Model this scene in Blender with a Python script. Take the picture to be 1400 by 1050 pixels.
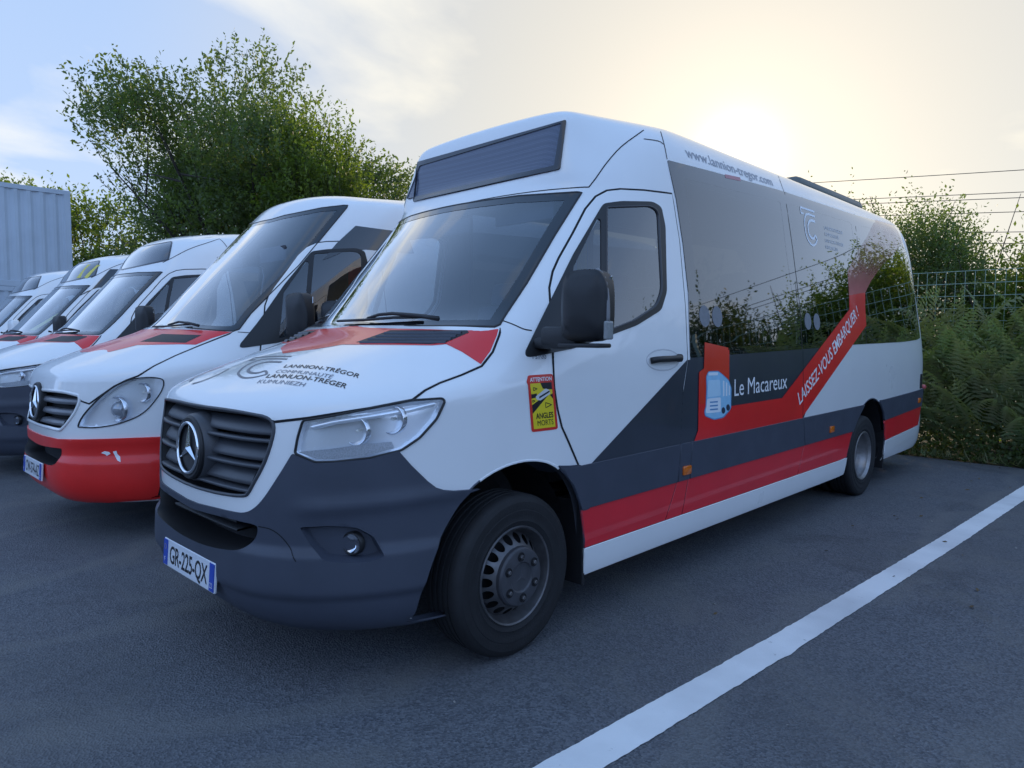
import bpy, bmesh, math, random
import numpy as np
from mathutils import Vector, Matrix
from mathutils.bvhtree import BVHTree
from mathutils.geometry import delaunay_2d_cdt

for _o in list(bpy.data.objects): bpy.data.objects.remove(_o)
scene = bpy.context.scene
COL = scene.collection
R = math.radians
random.seed(7); RNG = np.random.default_rng(7)

# ---------------------------------------------------------------- camera
# World: Y runs along the buses (front to rear), X to the left-hand side of a bus, Z up.
CAM_LOC = (2.9829, -1.1335, 1.3673)
CAM_YAW, CAM_PITCH, CAM_ROLL, CAM_F = -0.7692, -0.0667, 0.0052, 956.69
def cam_axes():
    y, p = CAM_YAW, CAM_PITCH
    fw = np.array([math.sin(y)*math.cos(p), math.cos(y)*math.cos(p), math.sin(p)])
    r = np.array([math.cos(y), -math.sin(y), 0.0]); u = np.cross(r, fw)
    c, s = math.cos(CAM_ROLL), math.sin(CAM_ROLL)
    return fw, c*r+s*u, -s*r+c*u
FW, RT, UP = cam_axes()
cd = bpy.data.cameras.new('camera'); cam = bpy.data.objects.new('camera', cd); COL.objects.link(cam)
cd.sensor_width = 36.0; cd.lens = CAM_F/1400*36.0; cd.clip_start = 0.05; cd.clip_end = 3000
cam.matrix_world = Matrix(((RT[0], UP[0], -FW[0], CAM_LOC[0]), (RT[1], UP[1], -FW[1], CAM_LOC[1]),
                           (RT[2], UP[2], -FW[2], CAM_LOC[2]), (0, 0, 0, 1)))
scene.camera = cam

# ---------------------------------------------------------------- sky, sun, exposure
SUN_AZ = R(-26.6)      # azimuth from +Y towards +X
SUN_EL = R(13.8)
SUN_DIR = np.array([math.sin(SUN_AZ)*math.cos(SUN_EL), math.cos(SUN_AZ)*math.cos(SUN_EL), math.sin(SUN_EL)])
scene.view_settings.view_transform = 'Standard'; scene.view_settings.look = 'None'
scene.view_settings.exposure = 1.10; scene.view_settings.gamma = 1.0
scene.view_settings.use_curve_mapping = False
world = bpy.data.worlds.new('World'); scene.world = world; world.use_nodes = True
def build_world():
    nt = world.node_tree; N = nt.nodes; L = nt.links; N.clear()
    out = N.new('ShaderNodeOutputWorld'); bg = N.new('ShaderNodeBackground')
    sky = N.new('ShaderNodeTexSky'); sky.sky_type = 'NISHITA'; sky.sun_disc = False
    sky.sun_elevation = SUN_EL; sky.sun_rotation = SUN_AZ
    sky.air_density = 1.0; sky.dust_density = 0.6; sky.ozone_density = 2.2; sky.altitude = 50
    tc = N.new('ShaderNodeTexCoord')
    nrm = N.new('ShaderNodeVectorMath'); nrm.operation = 'NORMALIZE'; L.new(tc.outputs['Generated'], nrm.inputs[0])
    def math_(op, a, b=None, clamp=False):
        m = N.new('ShaderNodeMath'); m.operation = op; m.use_clamp = clamp
        for i, v in enumerate((a, b)):
            if v is None: continue
            if isinstance(v, (int, float)): m.inputs[i].default_value = v
            else: L.new(v, m.inputs[i])
        return m.outputs[0]
    def mix(fac, a, b):
        m = N.new('ShaderNodeMix'); m.data_type = 'RGBA'
        for s, v in ((m.inputs[0], fac), (m.inputs[6], a), (m.inputs[7], b)):
            if isinstance(v, tuple): s.default_value = v+(1,)
            elif isinstance(v, (int, float)): s.default_value = v
            else: L.new(v, s)
        return m.outputs[2]
    def vscale(col, s):
        m = N.new('ShaderNodeVectorMath'); m.operation = 'SCALE'
        if isinstance(col, tuple): m.inputs[0].default_value = col
        else: L.new(col, m.inputs[0])
        if isinstance(s, (int, float)): m.inputs[3].default_value = s
        else: L.new(s, m.inputs[3])
        return m.outputs[0]
    def vadd(a, b):
        m = N.new('ShaderNodeVectorMath'); m.operation = 'ADD'; L.new(a, m.inputs[0]); L.new(b, m.inputs[1]); return m.outputs[0]
    sep = N.new('ShaderNodeSeparateXYZ'); L.new(nrm.outputs[0], sep.inputs[0])
    up = math_('MAXIMUM', sep.outputs[2], 0.0)
    dot = N.new('ShaderNodeVectorMath'); dot.operation = 'DOT_PRODUCT'; L.new(nrm.outputs[0], dot.inputs[0]); dot.inputs[1].default_value = tuple(SUN_DIR)
    d = math_('MAXIMUM', dot.outputs['Value'], 0.0)
    # thin high veil that the low sun shines through, brightest round the sun
    base = vscale(sky.outputs[0], SKY_K)
    wf = N.new('ShaderNodeMapRange'); wf.interpolation_type = 'SMOOTHSTEP'; wf.inputs[1].default_value = 0.68; wf.inputs[2].default_value = 0.99; L.new(d, wf.inputs[0])
    wc = N.new('ShaderNodeMapRange'); wc.interpolation_type = 'SMOOTHSTEP'; wc.inputs[1].default_value = -0.35; wc.inputs[2].default_value = 0.70; L.new(dot.outputs['Value'], wc.inputs[0])
    veil = mix(wf.outputs[0], mix(wc.outputs[0], mix(up, SKY_DEEP, SKY_ZENITH), mix(up, SKY_COOL, SKY_ZENITH)), SKY_WARM)
    vf = SKY_VEIL
    col = mix(vf, base, veil)
    # broken cloud: noise over a flat cloud layer
    pl = N.new('ShaderNodeCombineXYZ')
    den = math_('ADD', up, 0.10)
    L.new(math_('DIVIDE', sep.outputs[0], den), pl.inputs[0]); L.new(math_('DIVIDE', sep.outputs[1], den), pl.inputs[1])
    no = N.new('ShaderNodeTexNoise'); no.inputs['Scale'].default_value = 0.62; no.inputs['Detail'].default_value = 7
    no.inputs['Roughness'].default_value = 0.52; no.inputs['Distortion'].default_value = 0.25; L.new(pl.outputs[0], no.inputs['Vector'])
    mr = N.new('ShaderNodeMapRange'); mr.inputs[1].default_value = 0.56; mr.inputs[2].default_value = 0.64; L.new(no.outputs[0], mr.inputs[0])
    cc = mix(math_('POWER', d, 2.5), SKY_CLOUD, SKY_CLOUD_SUN)
    col = mix(math_('MULTIPLY', mr.outputs[0], 0.75), col, cc)
    g1 = vscale((1.0, 0.88, 0.66), math_('MULTIPLY', math_('POWER', d, 1100.0), 0.42))
    g2 = vscale((1.0, 0.68, 0.28), math_('MULTIPLY', math_('POWER', d, 40.0), 0.105))
    col = vadd(vadd(col, g1), g2)
    L.new(col, bg.inputs[0]); bg.inputs[1].default_value = 1.0
    L.new(bg.outputs[0], out.inputs[0])
SKY_K = 0.05; SKY_VEIL = 0.84
SKY_DEEP = (0.42, 0.64, 1.12); SKY_ZENITH = (0.15, 0.27, 0.50); SKY_COOL = (0.31, 0.38, 0.51); SKY_WARM = (0.40, 0.382, 0.338)
SKY_CLOUD = (0.44, 0.465, 0.49); SKY_CLOUD_SUN = (0.52, 0.485, 0.40)
build_world()
sl = bpy.data.lights.new('sun', 'SUN'); sl.energy = 2.0; sl.angle = R(2.0); sl.color = (1.0, 0.80, 0.55)
sun = bpy.data.objects.new('sun', sl); COL.objects.link(sun)
sun.rotation_euler = Vector((-SUN_DIR[0], -SUN_DIR[1], -SUN_DIR[2])).to_track_quat('-Z', 'Y').to_euler()

# ---------------------------------------------------------------- materials
MATS = {}
def mat(name, col, rough=0.5, metal=0.0, coat=0.0, var=0.0, scale=8.0, bump=0.0, bscale=60.0, spec=0.5, col2=None, rvar=0.0):
    if name in MATS: return MATS[name]
    m = bpy.data.materials.new(name); m.use_nodes = True; nt = m.node_tree; b = nt.nodes['Principled BSDF']
    b.inputs['Base Color'].default_value = (*col, 1); b.inputs['Roughness'].default_value = rough
    b.inputs['Metallic'].default_value = metal; b.inputs['Coat Weight'].default_value = coat; b.inputs['Coat Roughness'].default_value = 0.03
    b.inputs['Specular IOR Level'].default_value = spec
    tc = nt.nodes.new('ShaderNodeTexCoord')
    if var > 0 or col2 or rvar > 0:
        n = nt.nodes.new('ShaderNodeTexNoise'); n.inputs['Scale'].default_value = scale; n.inputs['Detail'].default_value = 5
        nt.links.new(tc.outputs['Object'], n.inputs['Vector'])
        if var > 0 or col2:
            rmp = nt.nodes.new('ShaderNodeMapRange'); rmp.inputs[1].default_value = 0.32; rmp.inputs[2].default_value = 0.68
            nt.links.new(n.outputs[0], rmp.inputs[0])
            mx = nt.nodes.new('ShaderNodeMix'); mx.data_type = 'RGBA'
            c2 = col2 if col2 else tuple(max(0, c*(1-var)) for c in col)
            mx.inputs[6].default_value = (*col, 1); mx.inputs[7].default_value = (*c2, 1)
            nt.links.new(rmp.outputs[0], mx.inputs[0]); nt.links.new(mx.outputs[2], b.inputs['Base Color'])
        if rvar > 0:
            rr = nt.nodes.new('ShaderNodeMapRange'); rr.inputs[3].default_value = max(0, rough-rvar); rr.inputs[4].default_value = rough+rvar
            nt.links.new(n.outputs[0], rr.inputs[0]); nt.links.new(rr.outputs[0], b.inputs['Roughness'])
    if bump > 0:
        n2 = nt.nodes.new('ShaderNodeTexNoise'); n2.inputs['Scale'].default_value = bscale; n2.inputs['Detail'].default_value = 4
        nt.links.new(tc.outputs['Object'], n2.inputs['Vector'])
        bp = nt.nodes.new('ShaderNodeBump'); bp.inputs['Strength'].default_value = bump; bp.inputs['Distance'].default_value = 0.01
        nt.links.new(n2.outputs[0], bp.inputs['Height']); nt.links.new(bp.outputs[0], b.inputs['Normal'])
    MATS[name] = m; return m
def glass(name, tint, refl=1.0, rough=0.02, opaque=0.0, ocol=(0.01, 0.012, 0.015), ior=1.5):
    """thin pane: tinted see-through plus a Fresnel mirror"""
    if name in MATS: return MATS[name]
    m = bpy.data.materials.new(name); m.use_nodes = True; nt = m.node_tree; N = nt.nodes; L = nt.links; N.clear()
    out = N.new('ShaderNodeOutputMaterial'); tr = N.new('ShaderNodeBsdfTransparent'); tr.inputs[0].default_value = (*tint, 1)
    df = N.new('ShaderNodeBsdfDiffuse'); df.inputs[0].default_value = (*ocol, 1)
    m1 = N.new('ShaderNodeMixShader'); m1.inputs[0].default_value = opaque; L.new(tr.outputs[0], m1.inputs[1]); L.new(df.outputs[0], m1.inputs[2])
    gl = N.new('ShaderNodeBsdfGlossy'); gl.inputs['Roughness'].default_value = rough; gl.inputs[0].default_value = (1, 1, 1, 1)
    fr = N.new('ShaderNodeFresnel'); fr.inputs[0].default_value = ior
    # the Fresnel node inverts the index on back faces; a pane is thin, so keep the front value there
    mu = N.new('ShaderNodeMath'); mu.operation = 'MULTIPLY'; mu.inputs[1].default_value = refl; mu.use_clamp = True; L.new(fr.outputs[0], mu.inputs[0])
    geo = N.new('ShaderNodeNewGeometry'); bf = N.new('ShaderNodeMath'); bf.operation = 'SUBTRACT'; bf.inputs[0].default_value = 1.0; L.new(geo.outputs['Backfacing'], bf.inputs[1])
    m3 = N.new('ShaderNodeMath'); m3.operation = 'MULTIPLY'; L.new(mu.outputs[0], m3.inputs[0]); L.new(bf.outputs[0], m3.inputs[1])
    m2 = N.new('ShaderNodeMixShader'); L.new(m3.outputs[0], m2.inputs[0]); L.new(m1.outputs[0], m2.inputs[1]); L.new(gl.outputs[0], m2.inputs[2])
    L.new(m2.outputs[0], out.inputs[0]); MATS[name] = m; return m
PAINT = mat('white_paint', (0.84, 0.84, 0.83), 0.30, coat=0.9, var=0.04, scale=2.5, rvar=0.06)
RED = mat('red_film', (0.80, 0.018, 0.020), 0.36, coat=0.5, var=0.12, scale=3)
REDSKIRT = mat('red_film_lower', (0.72, 0.014, 0.028), 0.38, coat=0.4, var=0.12, scale=3)
ORANGERED = mat('orange_red_film', (0.72, 0.035, 0.012), 0.35, coat=0.5, var=0.08, scale=3)
GREYFILM = mat('anthracite_film', (0.040, 0.047, 0.064), 0.30, coat=0.6, var=0.2, scale=3)
CLAD = mat('grey_cladding', (0.052, 0.060, 0.084), 0.52, var=0.15, scale=5, bump=0.10, bscale=900, rvar=0.08)
BLACK = mat('black_plastic', (0.014, 0.014, 0.016), 0.5, bump=0.05, bscale=400, var=0.2)
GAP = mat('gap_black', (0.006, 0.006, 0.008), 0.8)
RUBBER = mat('tyre_rubber', (0.012, 0.012, 0.014), 0.75, var=0.35, scale=14, bump=0.15, bscale=120)
SEAL = mat('rubber_seal', (0.012, 0.012, 0.013), 0.42)

CHROME = mat('chrome', (0.80, 0.82, 0.85), 0.10, metal=1.0)
STEEL = mat('grey_steel', (0.16, 0.155, 0.16), 0.42, metal=0.6, var=0.35, scale=20, bump=0.05)
STEELDARK = mat('hub_plastic', (0.060, 0.060, 0.068), 0.45, var=0.3, scale=20)
RIMSILVER = mat('rim_silver', (0.30, 0.29, 0.29), 0.38, metal=0.7, var=0.3, scale=18)
WHITEFILM = mat('white_film', (0.82, 0.82, 0.82), 0.4, var=0.03)
GREYLETTER = mat('grey_letters', (0.17, 0.18, 0.22), 0.4, var=0.05)
INKBLACK = mat('black_letters', (0.010, 0.010, 0.013), 0.4, var=0.05)
AMBER = mat('amber_lens', (0.75, 0.16, 0.01), 0.25, coat=0.8, var=0.3, scale=90)
LINER = mat('interior_grey', (0.055, 0.058, 0.07), 0.75, var=0.15)
SEATMAT = mat('seat_fabric', (0.045, 0.05, 0.07), 0.85, var=0.3, bump=0.2)
YELLOWRAIL = mat('yellow_rail', (0.62, 0.42, 0.03), 0.35, coat=0.3, var=0.05)
WINDSH = glass('windscreen_glass', (0.62, 0.70, 0.80), 3.2)
CABGLASS = glass('cab_glass', (0.40, 0.45, 0.47), 3.0)
DARKGLASS = glass('dark_glass', (0.085, 0.095, 0.105), 2.3)
CERAMIC = glass('black_glass_band', (0.0, 0.0, 0.0), 2.3, opaque=1.0, ocol=(0.006, 0.007, 0.009))
WSBAND = glass('windscreen_band', (0.0, 0.0, 0.0), 2.0, opaque=1.0, ocol=(0.006, 0.007, 0.009))
LENS = glass('lamp_lens', (0.98, 0.99, 1.0), 1.1)

# ---------------------------------------------------------------- object helpers
def tag(o, label=None, cat=None, group=None, kind=None):
    if label: o['label'] = label
    if cat: o['category'] = cat
    if group: o['group'] = group
    if kind: o['kind'] = kind
    return o
def empty(name, loc=(0, 0, 0), rz=0.0):
    o = bpy.data.objects.new(name, None); COL.objects.link(o); o.location = loc; o.rotation_euler = (0, 0, rz)
    o.empty_display_size = 0.2; return o
def mesh(name, V, F, m, parent=None, smooth=False, normals=None, label=None):
    me = bpy.data.meshes.new(name)
    V = np.asarray(V, dtype=np.float32).reshape(-1, 3)
    if isinstance(F, np.ndarray) and F.ndim == 2:
        k = F.shape[1]; me.vertices.add(len(V)); me.vertices.foreach_set('co', V.ravel())
        me.loops.add(F.size); me.loops.foreach_set('vertex_index', F.ravel().astype(np.int32))
        me.polygons.add(len(F)); me.polygons.foreach_set('loop_start', np.arange(0, F.size, k, dtype=np.int32))
        me.update(calc_edges=True)
    else:
        me.from_pydata([tuple(map(float, v)) for v in V], [], [tuple(map(int, f)) for f in F]); me.update()
    me.validate()
    if smooth:
        me.polygons.foreach_set('use_smooth', [True]*len(me.polygons))
        if normals is not None: me.normals_split_custom_set_from_vertices([tuple(map(float, n)) for n in normals])
    me.materials.append(m)
    o = bpy.data.objects.new(name, me); COL.objects.link(o)
    if parent: o.parent = parent
    if label: o['label'] = label
    return o
class MB:
    """collects simple shapes into one mesh"""
    def __init__(s): s.V = []; s.F = []; s.n = 0
    def add(s, V, F):
        V = [tuple(v) for v in V]; s.V += V; s.F += [tuple(i+s.n for i in f) for f in F]; s.n += len(V); return s
    def box(s, c, d, rot=None, bev=0.0):
        bm = bmesh.new(); bmesh.ops.create_cube(bm, size=1.0)
        for v in bm.verts: v.co = Vector((v.co.x*d[0], v.co.y*d[1], v.co.z*d[2]))
        if bev > 0: bmesh.ops.bevel(bm, geom=list(bm.edges), offset=bev, segments=2, affect='EDGES', profile=0.5)
        M = rot if rot is not None else Matrix.Identity(3)
        V = [(M @ v.co)+Vector(c) for v in bm.verts]; F = [[v.index for v in f.verts] for f in bm.faces]
        bm.verts.index_update(); F = [[v.index for v in f.verts] for f in bm.faces]
        bm.free(); return s.add(V, F)
    def tube(s, pts, r, n=8, cap=True):
        pts = [Vector(p) for p in pts]; rs = r if isinstance(r, (list, tuple)) else [r]*len(pts)
        V = []; F = []; ref = None
        for i, p in enumerate(pts):
            t = (pts[min(i+1, len(pts)-1)]-pts[max(i-1, 0)]).normalized()
            if ref is None: ref = t.orthogonal().normalized()
            a = (ref - t*ref.dot(t)).normalized(); b = t.cross(a); ref = a
            for k in range(n):
                an = 2*math.pi*k/n; V.append(p+(a*math.cos(an)+b*math.sin(an))*rs[i])
        for i in range(len(pts)-1):
            for k in range(n):
                k2 = (k+1) % n; F.append((i*n+k, i*n+k2, (i+1)*n+k2, (i+1)*n+k))
        if cap: F.append(tuple(range(n-1, -1, -1))); F.append(tuple((len(pts)-1)*n+k for k in range(n)))
        return s.add(V, F)
    def lathe(s, prof, n=48, axis='X', c=(0, 0, 0), sgn=1):
        """prof: (a along axis, radius)"""
        V = []; F = []
        for (a, r) in prof:
            for k in range(n):
                t = 2*math.pi*k/n
                V.append((c[0]+a*sgn, c[1]+r*math.cos(t), c[2]+r*math.sin(t)) if axis == 'X' else (c[0]+r*math.cos(t), c[1]+a*sgn, c[2]+r*math.sin(t)))
        for i in range(len(prof)-1):
            for k in range(n):
                k2 = (k+1) % n; F.append((i*n+k, i*n+k2, (i+1)*n+k2, (i+1)*n+k))
        return s.add(V, F)
    def build(s, name, m, parent=None, smooth=False, label=None, auto=None):
        o = mesh(name, s.V, s.F, m, parent, smooth, None, label)
        if auto is not None: sharpen(o, auto)
        return o
def sharpen(o, deg=35):
    me = o.data; bm = bmesh.new(); bm.from_mesh(me)
    bmesh.ops.recalc_face_normals(bm, faces=bm.faces)
    for f in bm.faces: f.smooth = True
    for e in bm.edges:
        if len(e.link_faces) == 2 and e.calc_face_angle(0) > R(deg): e.smooth = False
    bm.to_mesh(me); bm.free()

# ---------------------------------------------------------------- smooth body surface from a control net
def resample(tx, arr, t):
    return np.interp(t, tx, arr)
def pia(net, it=1, k=0.85):
    # nudges the control points so that the smooth surface passes close to the given ones
    def blur(A, ax):
        lo = np.take(A, [0], ax)*2-np.take(A, [1], ax); hi = np.take(A, [-1], ax)*2-np.take(A, [-2], ax)
        E = np.concatenate([lo, A, hi], ax); n = A.shape[ax]
        return (np.take(E, range(n), ax)+4*np.take(E, range(1, n+1), ax)+np.take(E, range(2, n+2), ax))/6
    m = net[:, 1:][:, ::-1].copy(); m[:, :, 0] *= -1; full = np.concatenate([m, net], 1); P = full.copy()
    for _ in range(it): P = P + k*(full-blur(blur(P, 0), 1))
    return P[:, net.shape[1]-1:]
class Surf:
    """bicubic B-spline body; u = column (0 on the centre line, + to the left side), v = row from the sill up over the front to the roof"""
    def __init__(s, net, offset=(0, 0, 0)):
        # net rows x cols x 3, half body; mirror it
        net = pia(np.asarray(net, float)); nr, nc, _ = net.shape; s.nr, s.nc = nr, nc
        left = net[:, :0:-1, :].copy(); left[:, :, 0] *= -1
        full = np.concatenate([left, net], 1)
        full = np.concatenate([2*full[:, :1]-full[:, 1:2], full, 2*full[:, -1:]-full[:, -2:-1]], 1)
        full = np.concatenate([2*full[:1]-full[1:2], full, 2*full[-1:]-full[-2:-1]], 0)
        s.P = full; s.off = np.array(offset, float); s.vmax = nr-1; s.umax = nc-1
        s._bvh()
    def ev(s, U, V):
        U = np.clip(np.atleast_1d(np.asarray(U, float)), -s.umax, s.umax-1e-9)+s.umax; V = np.clip(np.atleast_1d(np.asarray(V, float)), 0, s.vmax-1e-9)
        i = np.floor(U).astype(int); j = np.floor(V).astype(int); i = np.minimum(i, 2*s.umax-1); j = np.minimum(j, s.vmax-1); a = U-i; b = V-j
        def B(t): return np.stack([(1-t)**3/6, (3*t**3-6*t**2+4)/6, (-3*t**3+3*t**2+3*t+1)/6, t**3/6], -1)
        def D(t): return np.stack([-(1-t)**2/2, (9*t**2-12*t)/6, (-9*t**2+6*t+3)/6, t**2/2], -1)
        bu, bv, du, dv = B(a), B(b), D(a), D(b)
        C = np.stack([np.stack([s.P[j+q, i+p] for p in range(4)], 1) for q in range(4)], 1)  # n,4(v),4(u),3
        P = np.einsum('nq,np,nqpc->nc', bv, bu, C); Pu = np.einsum('nq,np,nqpc->nc', bv, du, C); Pv = np.einsum('nq,np,nqpc->nc', dv, bu, C)
        Nn = np.cross(Pu, Pv); l = np.linalg.norm(Nn, axis=1, keepdims=True); Nn = Nn/np.maximum(l, 1e-12)
        return P, Nn
    def pt(s, uv, off=0.0):
        uv = np.atleast_2d(uv); P, N = s.ev(uv[:, 0], uv[:, 1]); return P + N*(np.asarray(off).reshape(-1, 1) if np.ndim(off) else off), N
    def _bvh(s, k=5):
        nu, nv = 2*s.umax*k+1, s.vmax*k+1; us = np.linspace(-s.umax, s.umax, nu); vs = np.linspace(0, s.vmax, nv)
        UU, VV = np.meshgrid(us, vs); P, _ = s.ev(UU.ravel(), VV.ravel()); s.gu, s.gv, s.gn, s.k = us, vs, nu, k
        T = []
        for j in range(nv-1):
            for i in range(nu-1):
                a = j*nu+i; T.append((a, a+1, a+nu+1)); T.append((a, a+nu+1, a+nu))
        s.GP = P; s.T = T; s.bvh = BVHTree.FromPolygons([tuple(p) for p in P], T)
    def cast(s, o, d):
        o = np.asarray(o, float)-s.off
        h, n, idx, dist = s.bvh.ray_cast(Vector(o), Vector(d))
        if h is None: return None
        return s._uv(h, idx)
    def _uv(s, h, idx):
        t = s.T[idx]; A, B, C = (s.GP[k] for k in t); h = np.array(h)
        v0, v1, v2 = B-A, C-A, h-A
        d00, d01, d11, d20, d21 = v0@v0, v0@v1, v1@v1, v2@v0, v2@v1; den = d00*d11-d01*d01
        if abs(den) < 1e-18: b = c = 0
        else: b = (d11*d20-d01*d21)/den; c = (d00*d21-d01*d20)/den
        uvs = [(s.gu[k % s.gn], s.gv[k//s.gn]) for k in t]
        return (uvs[0][0]*(1-b-c)+uvs[1][0]*b+uvs[2][0]*c, uvs[0][1]*(1-b-c)+uvs[1][1]*b+uvs[2][1]*c)
    def near(s, p):
        h, n, idx, dist = s.bvh.find_nearest(Vector(np.asarray(p, float)-s.off)); return s._uv(h, idx)
    # pixel of the photograph (1400 wide) -> point of the body, used as a measuring tool
    def px(s, pts, step=9, closed=False):
        return s._tr(pts, step, closed, lambda q: s.cast(CAM_LOC, FW+RT*(q[0]-700)/CAM_F-UP*(q[1]-525)/CAM_F))
    # (y, z) on the left flank
    def side(s, pts, step=0.12, closed=False):
        return s._tr(pts, step, closed, lambda q: s.cast((3+s.off[0], q[0]+s.off[1], q[1]+s.off[2]), (-1, 0, 0)))
    def front(s, pts, step=0.04, closed=False):
        return s._tr(pts, step, closed, lambda q: s.cast((q[0]+s.off[0], -3, q[1]+s.off[2]), (0, 1, 0)))
    def top(s, pts, step=0.08, closed=False):
        return s._tr(pts, step, closed, lambda q: s.cast((q[0]+s.off[0], q[1]+s.off[1], 6), (0, 0, -1)))
    def _tr(s, pts, step, closed, f, keep=False):
        pts = [np.array(p, float) for p in pts]; out = []; n = len(pts)
        for i in range(n if closed else n-1):
            if keep: out.append(pts[i]); continue
            a, b = pts[i], pts[(i+1) % n]; m = max(1, int(math.ceil(np.linalg.norm(b-a)/step))) if step else 1
            out += [a+(b-a)*k/m for k in range(m)]
        if not closed: out.append(pts[-1])
        r = []
        for q in out:
            h = f(q)
            if h is None: continue
            if not keep and r and abs(h[0]-r[-1][0])+abs(h[1]-r[-1][1]) < 1e-5: continue
            r.append(h)
        return np.array(r)
def mirror(uv): uv = np.array(uv)[::-1].copy(); uv[:, 0] *= -1; return uv
def bothhalves(uv):
    """half outline from centre line to centre line -> closed symmetric loop"""
    uv = np.array(uv); uv[0, 0] = 0; uv[-1, 0] = 0
    return np.concatenate([uv, mirror(uv)[1:-1]])
def rounded(pts, rad=0.25, n=4):
    """round the corners of a closed 2D polygon"""
    P = [np.array(p, float) for p in pts]; out = []; m = len(P)
    for i in range(m):
        a, b, c = P[i-1], P[i], P[(i+1) % m]; la, lc = np.linalg.norm(a-b), np.linalg.norm(c-b)
        r = rad if not isinstance(rad, (list, tuple)) else rad[i]
        if r <= 0: out.append(b); continue
        ra = min(r, la*0.49); rc = min(r, lc*0.49)
        p0 = b+(a-b)/la*ra; p2 = b+(c-b)/lc*rc
        for k in range(n+1):
            t = k/n; out.append((1-t)**2*p0+2*t*(1-t)*b+t*t*p2)
    return out
def smooth_line(pts, n=5, closed=False):
    P = [np.array(p, float) for p in pts]; m = len(P); out = []
    rng = range(m if closed else m-1)
    for i in rng:
        p1, p2 = P[i], P[(i+1) % m]
        p0 = P[i-1] if (i > 0 or closed) else 2*p1-p2
        p3 = P[(i+2) % m] if (i+2 < m or closed) else 2*p2-p1
        for k in range(n):
            t = k/n; out.append(0.5*((2*p1)+(-p0+p2)*t+(2*p0-5*p1+4*p2-p3)*t*t+(-p0+3*p1-3*p2+p3)*t**3))
    if not closed: out.append(P[-1])
    return out
def pip(Q, poly):
    x, y = Q[:, 0], Q[:, 1]; ins = np.zeros(len(Q), bool); n = len(poly); px, py = poly[:, 0], poly[:, 1]
    for i in range(n):
        j = i-1; c = (py[i] > y) != (py[j] > y)
        if not c.any(): continue
        xi = (px[j]-px[i])*(y-py[i])/((py[j]-py[i]) or 1e-12)+px[i]; ins ^= c & (x < xi)
    return ins
def shrink(uv, s, d, clean=True):
    """move a closed uv loop inwards by d metres on surface s (negative grows it)"""
    uv = np.array(uv); P, N = s.pt(uv)
    nx, pv = np.roll(uv, -1, 0), np.roll(uv, 1, 0)
    Pn, Pp = s.pt(nx)[0], s.pt(pv)[0]; T = Pn-Pp; T /= np.maximum(np.linalg.norm(T, axis=1, keepdims=True), 1e-9)
    I = np.cross(N, T)
    area = 0.5*np.sum(uv[:, 0]*nx[:, 1]-nx[:, 0]*uv[:, 1])
    sg = 1 if area > 0 else -1
    h = 1e-3; Pu = (s.pt(uv+[h, 0])[0]-s.pt(uv-[h, 0])[0])/(2*h); Pv = (s.pt(uv+[0, h])[0]-s.pt(uv-[0, h])[0])/(2*h)
    W = I*sg*d; out = []
    for k in range(len(uv)):
        A = np.stack([Pu[k], Pv[k]], 1); q, *_ = np.linalg.lstsq(A, W[k], rcond=None); out.append(uv[k]+np.clip(q, -0.8, 0.8))
    out = np.array(out)
    if not clean: return out
    R_ = s.pt(out)[0]; dm = np.min(np.linalg.norm(R_[:, None]-P[None], axis=2), 1)
    ok = dm > abs(d)*0.8; return out[ok] if ok.sum() > 4 else out
def dedupe(uv, eps=0.004):
    out = [uv[0]]
    for q in uv[1:]:
        if abs(q[0]-out[-1][0])+abs(q[1]-out[-1][1]) > eps: out.append(q)
    if abs(out[0][0]-out[-1][0])+abs(out[0][1]-out[-1][1]) < eps: out.pop()
    return np.array(out)
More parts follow.
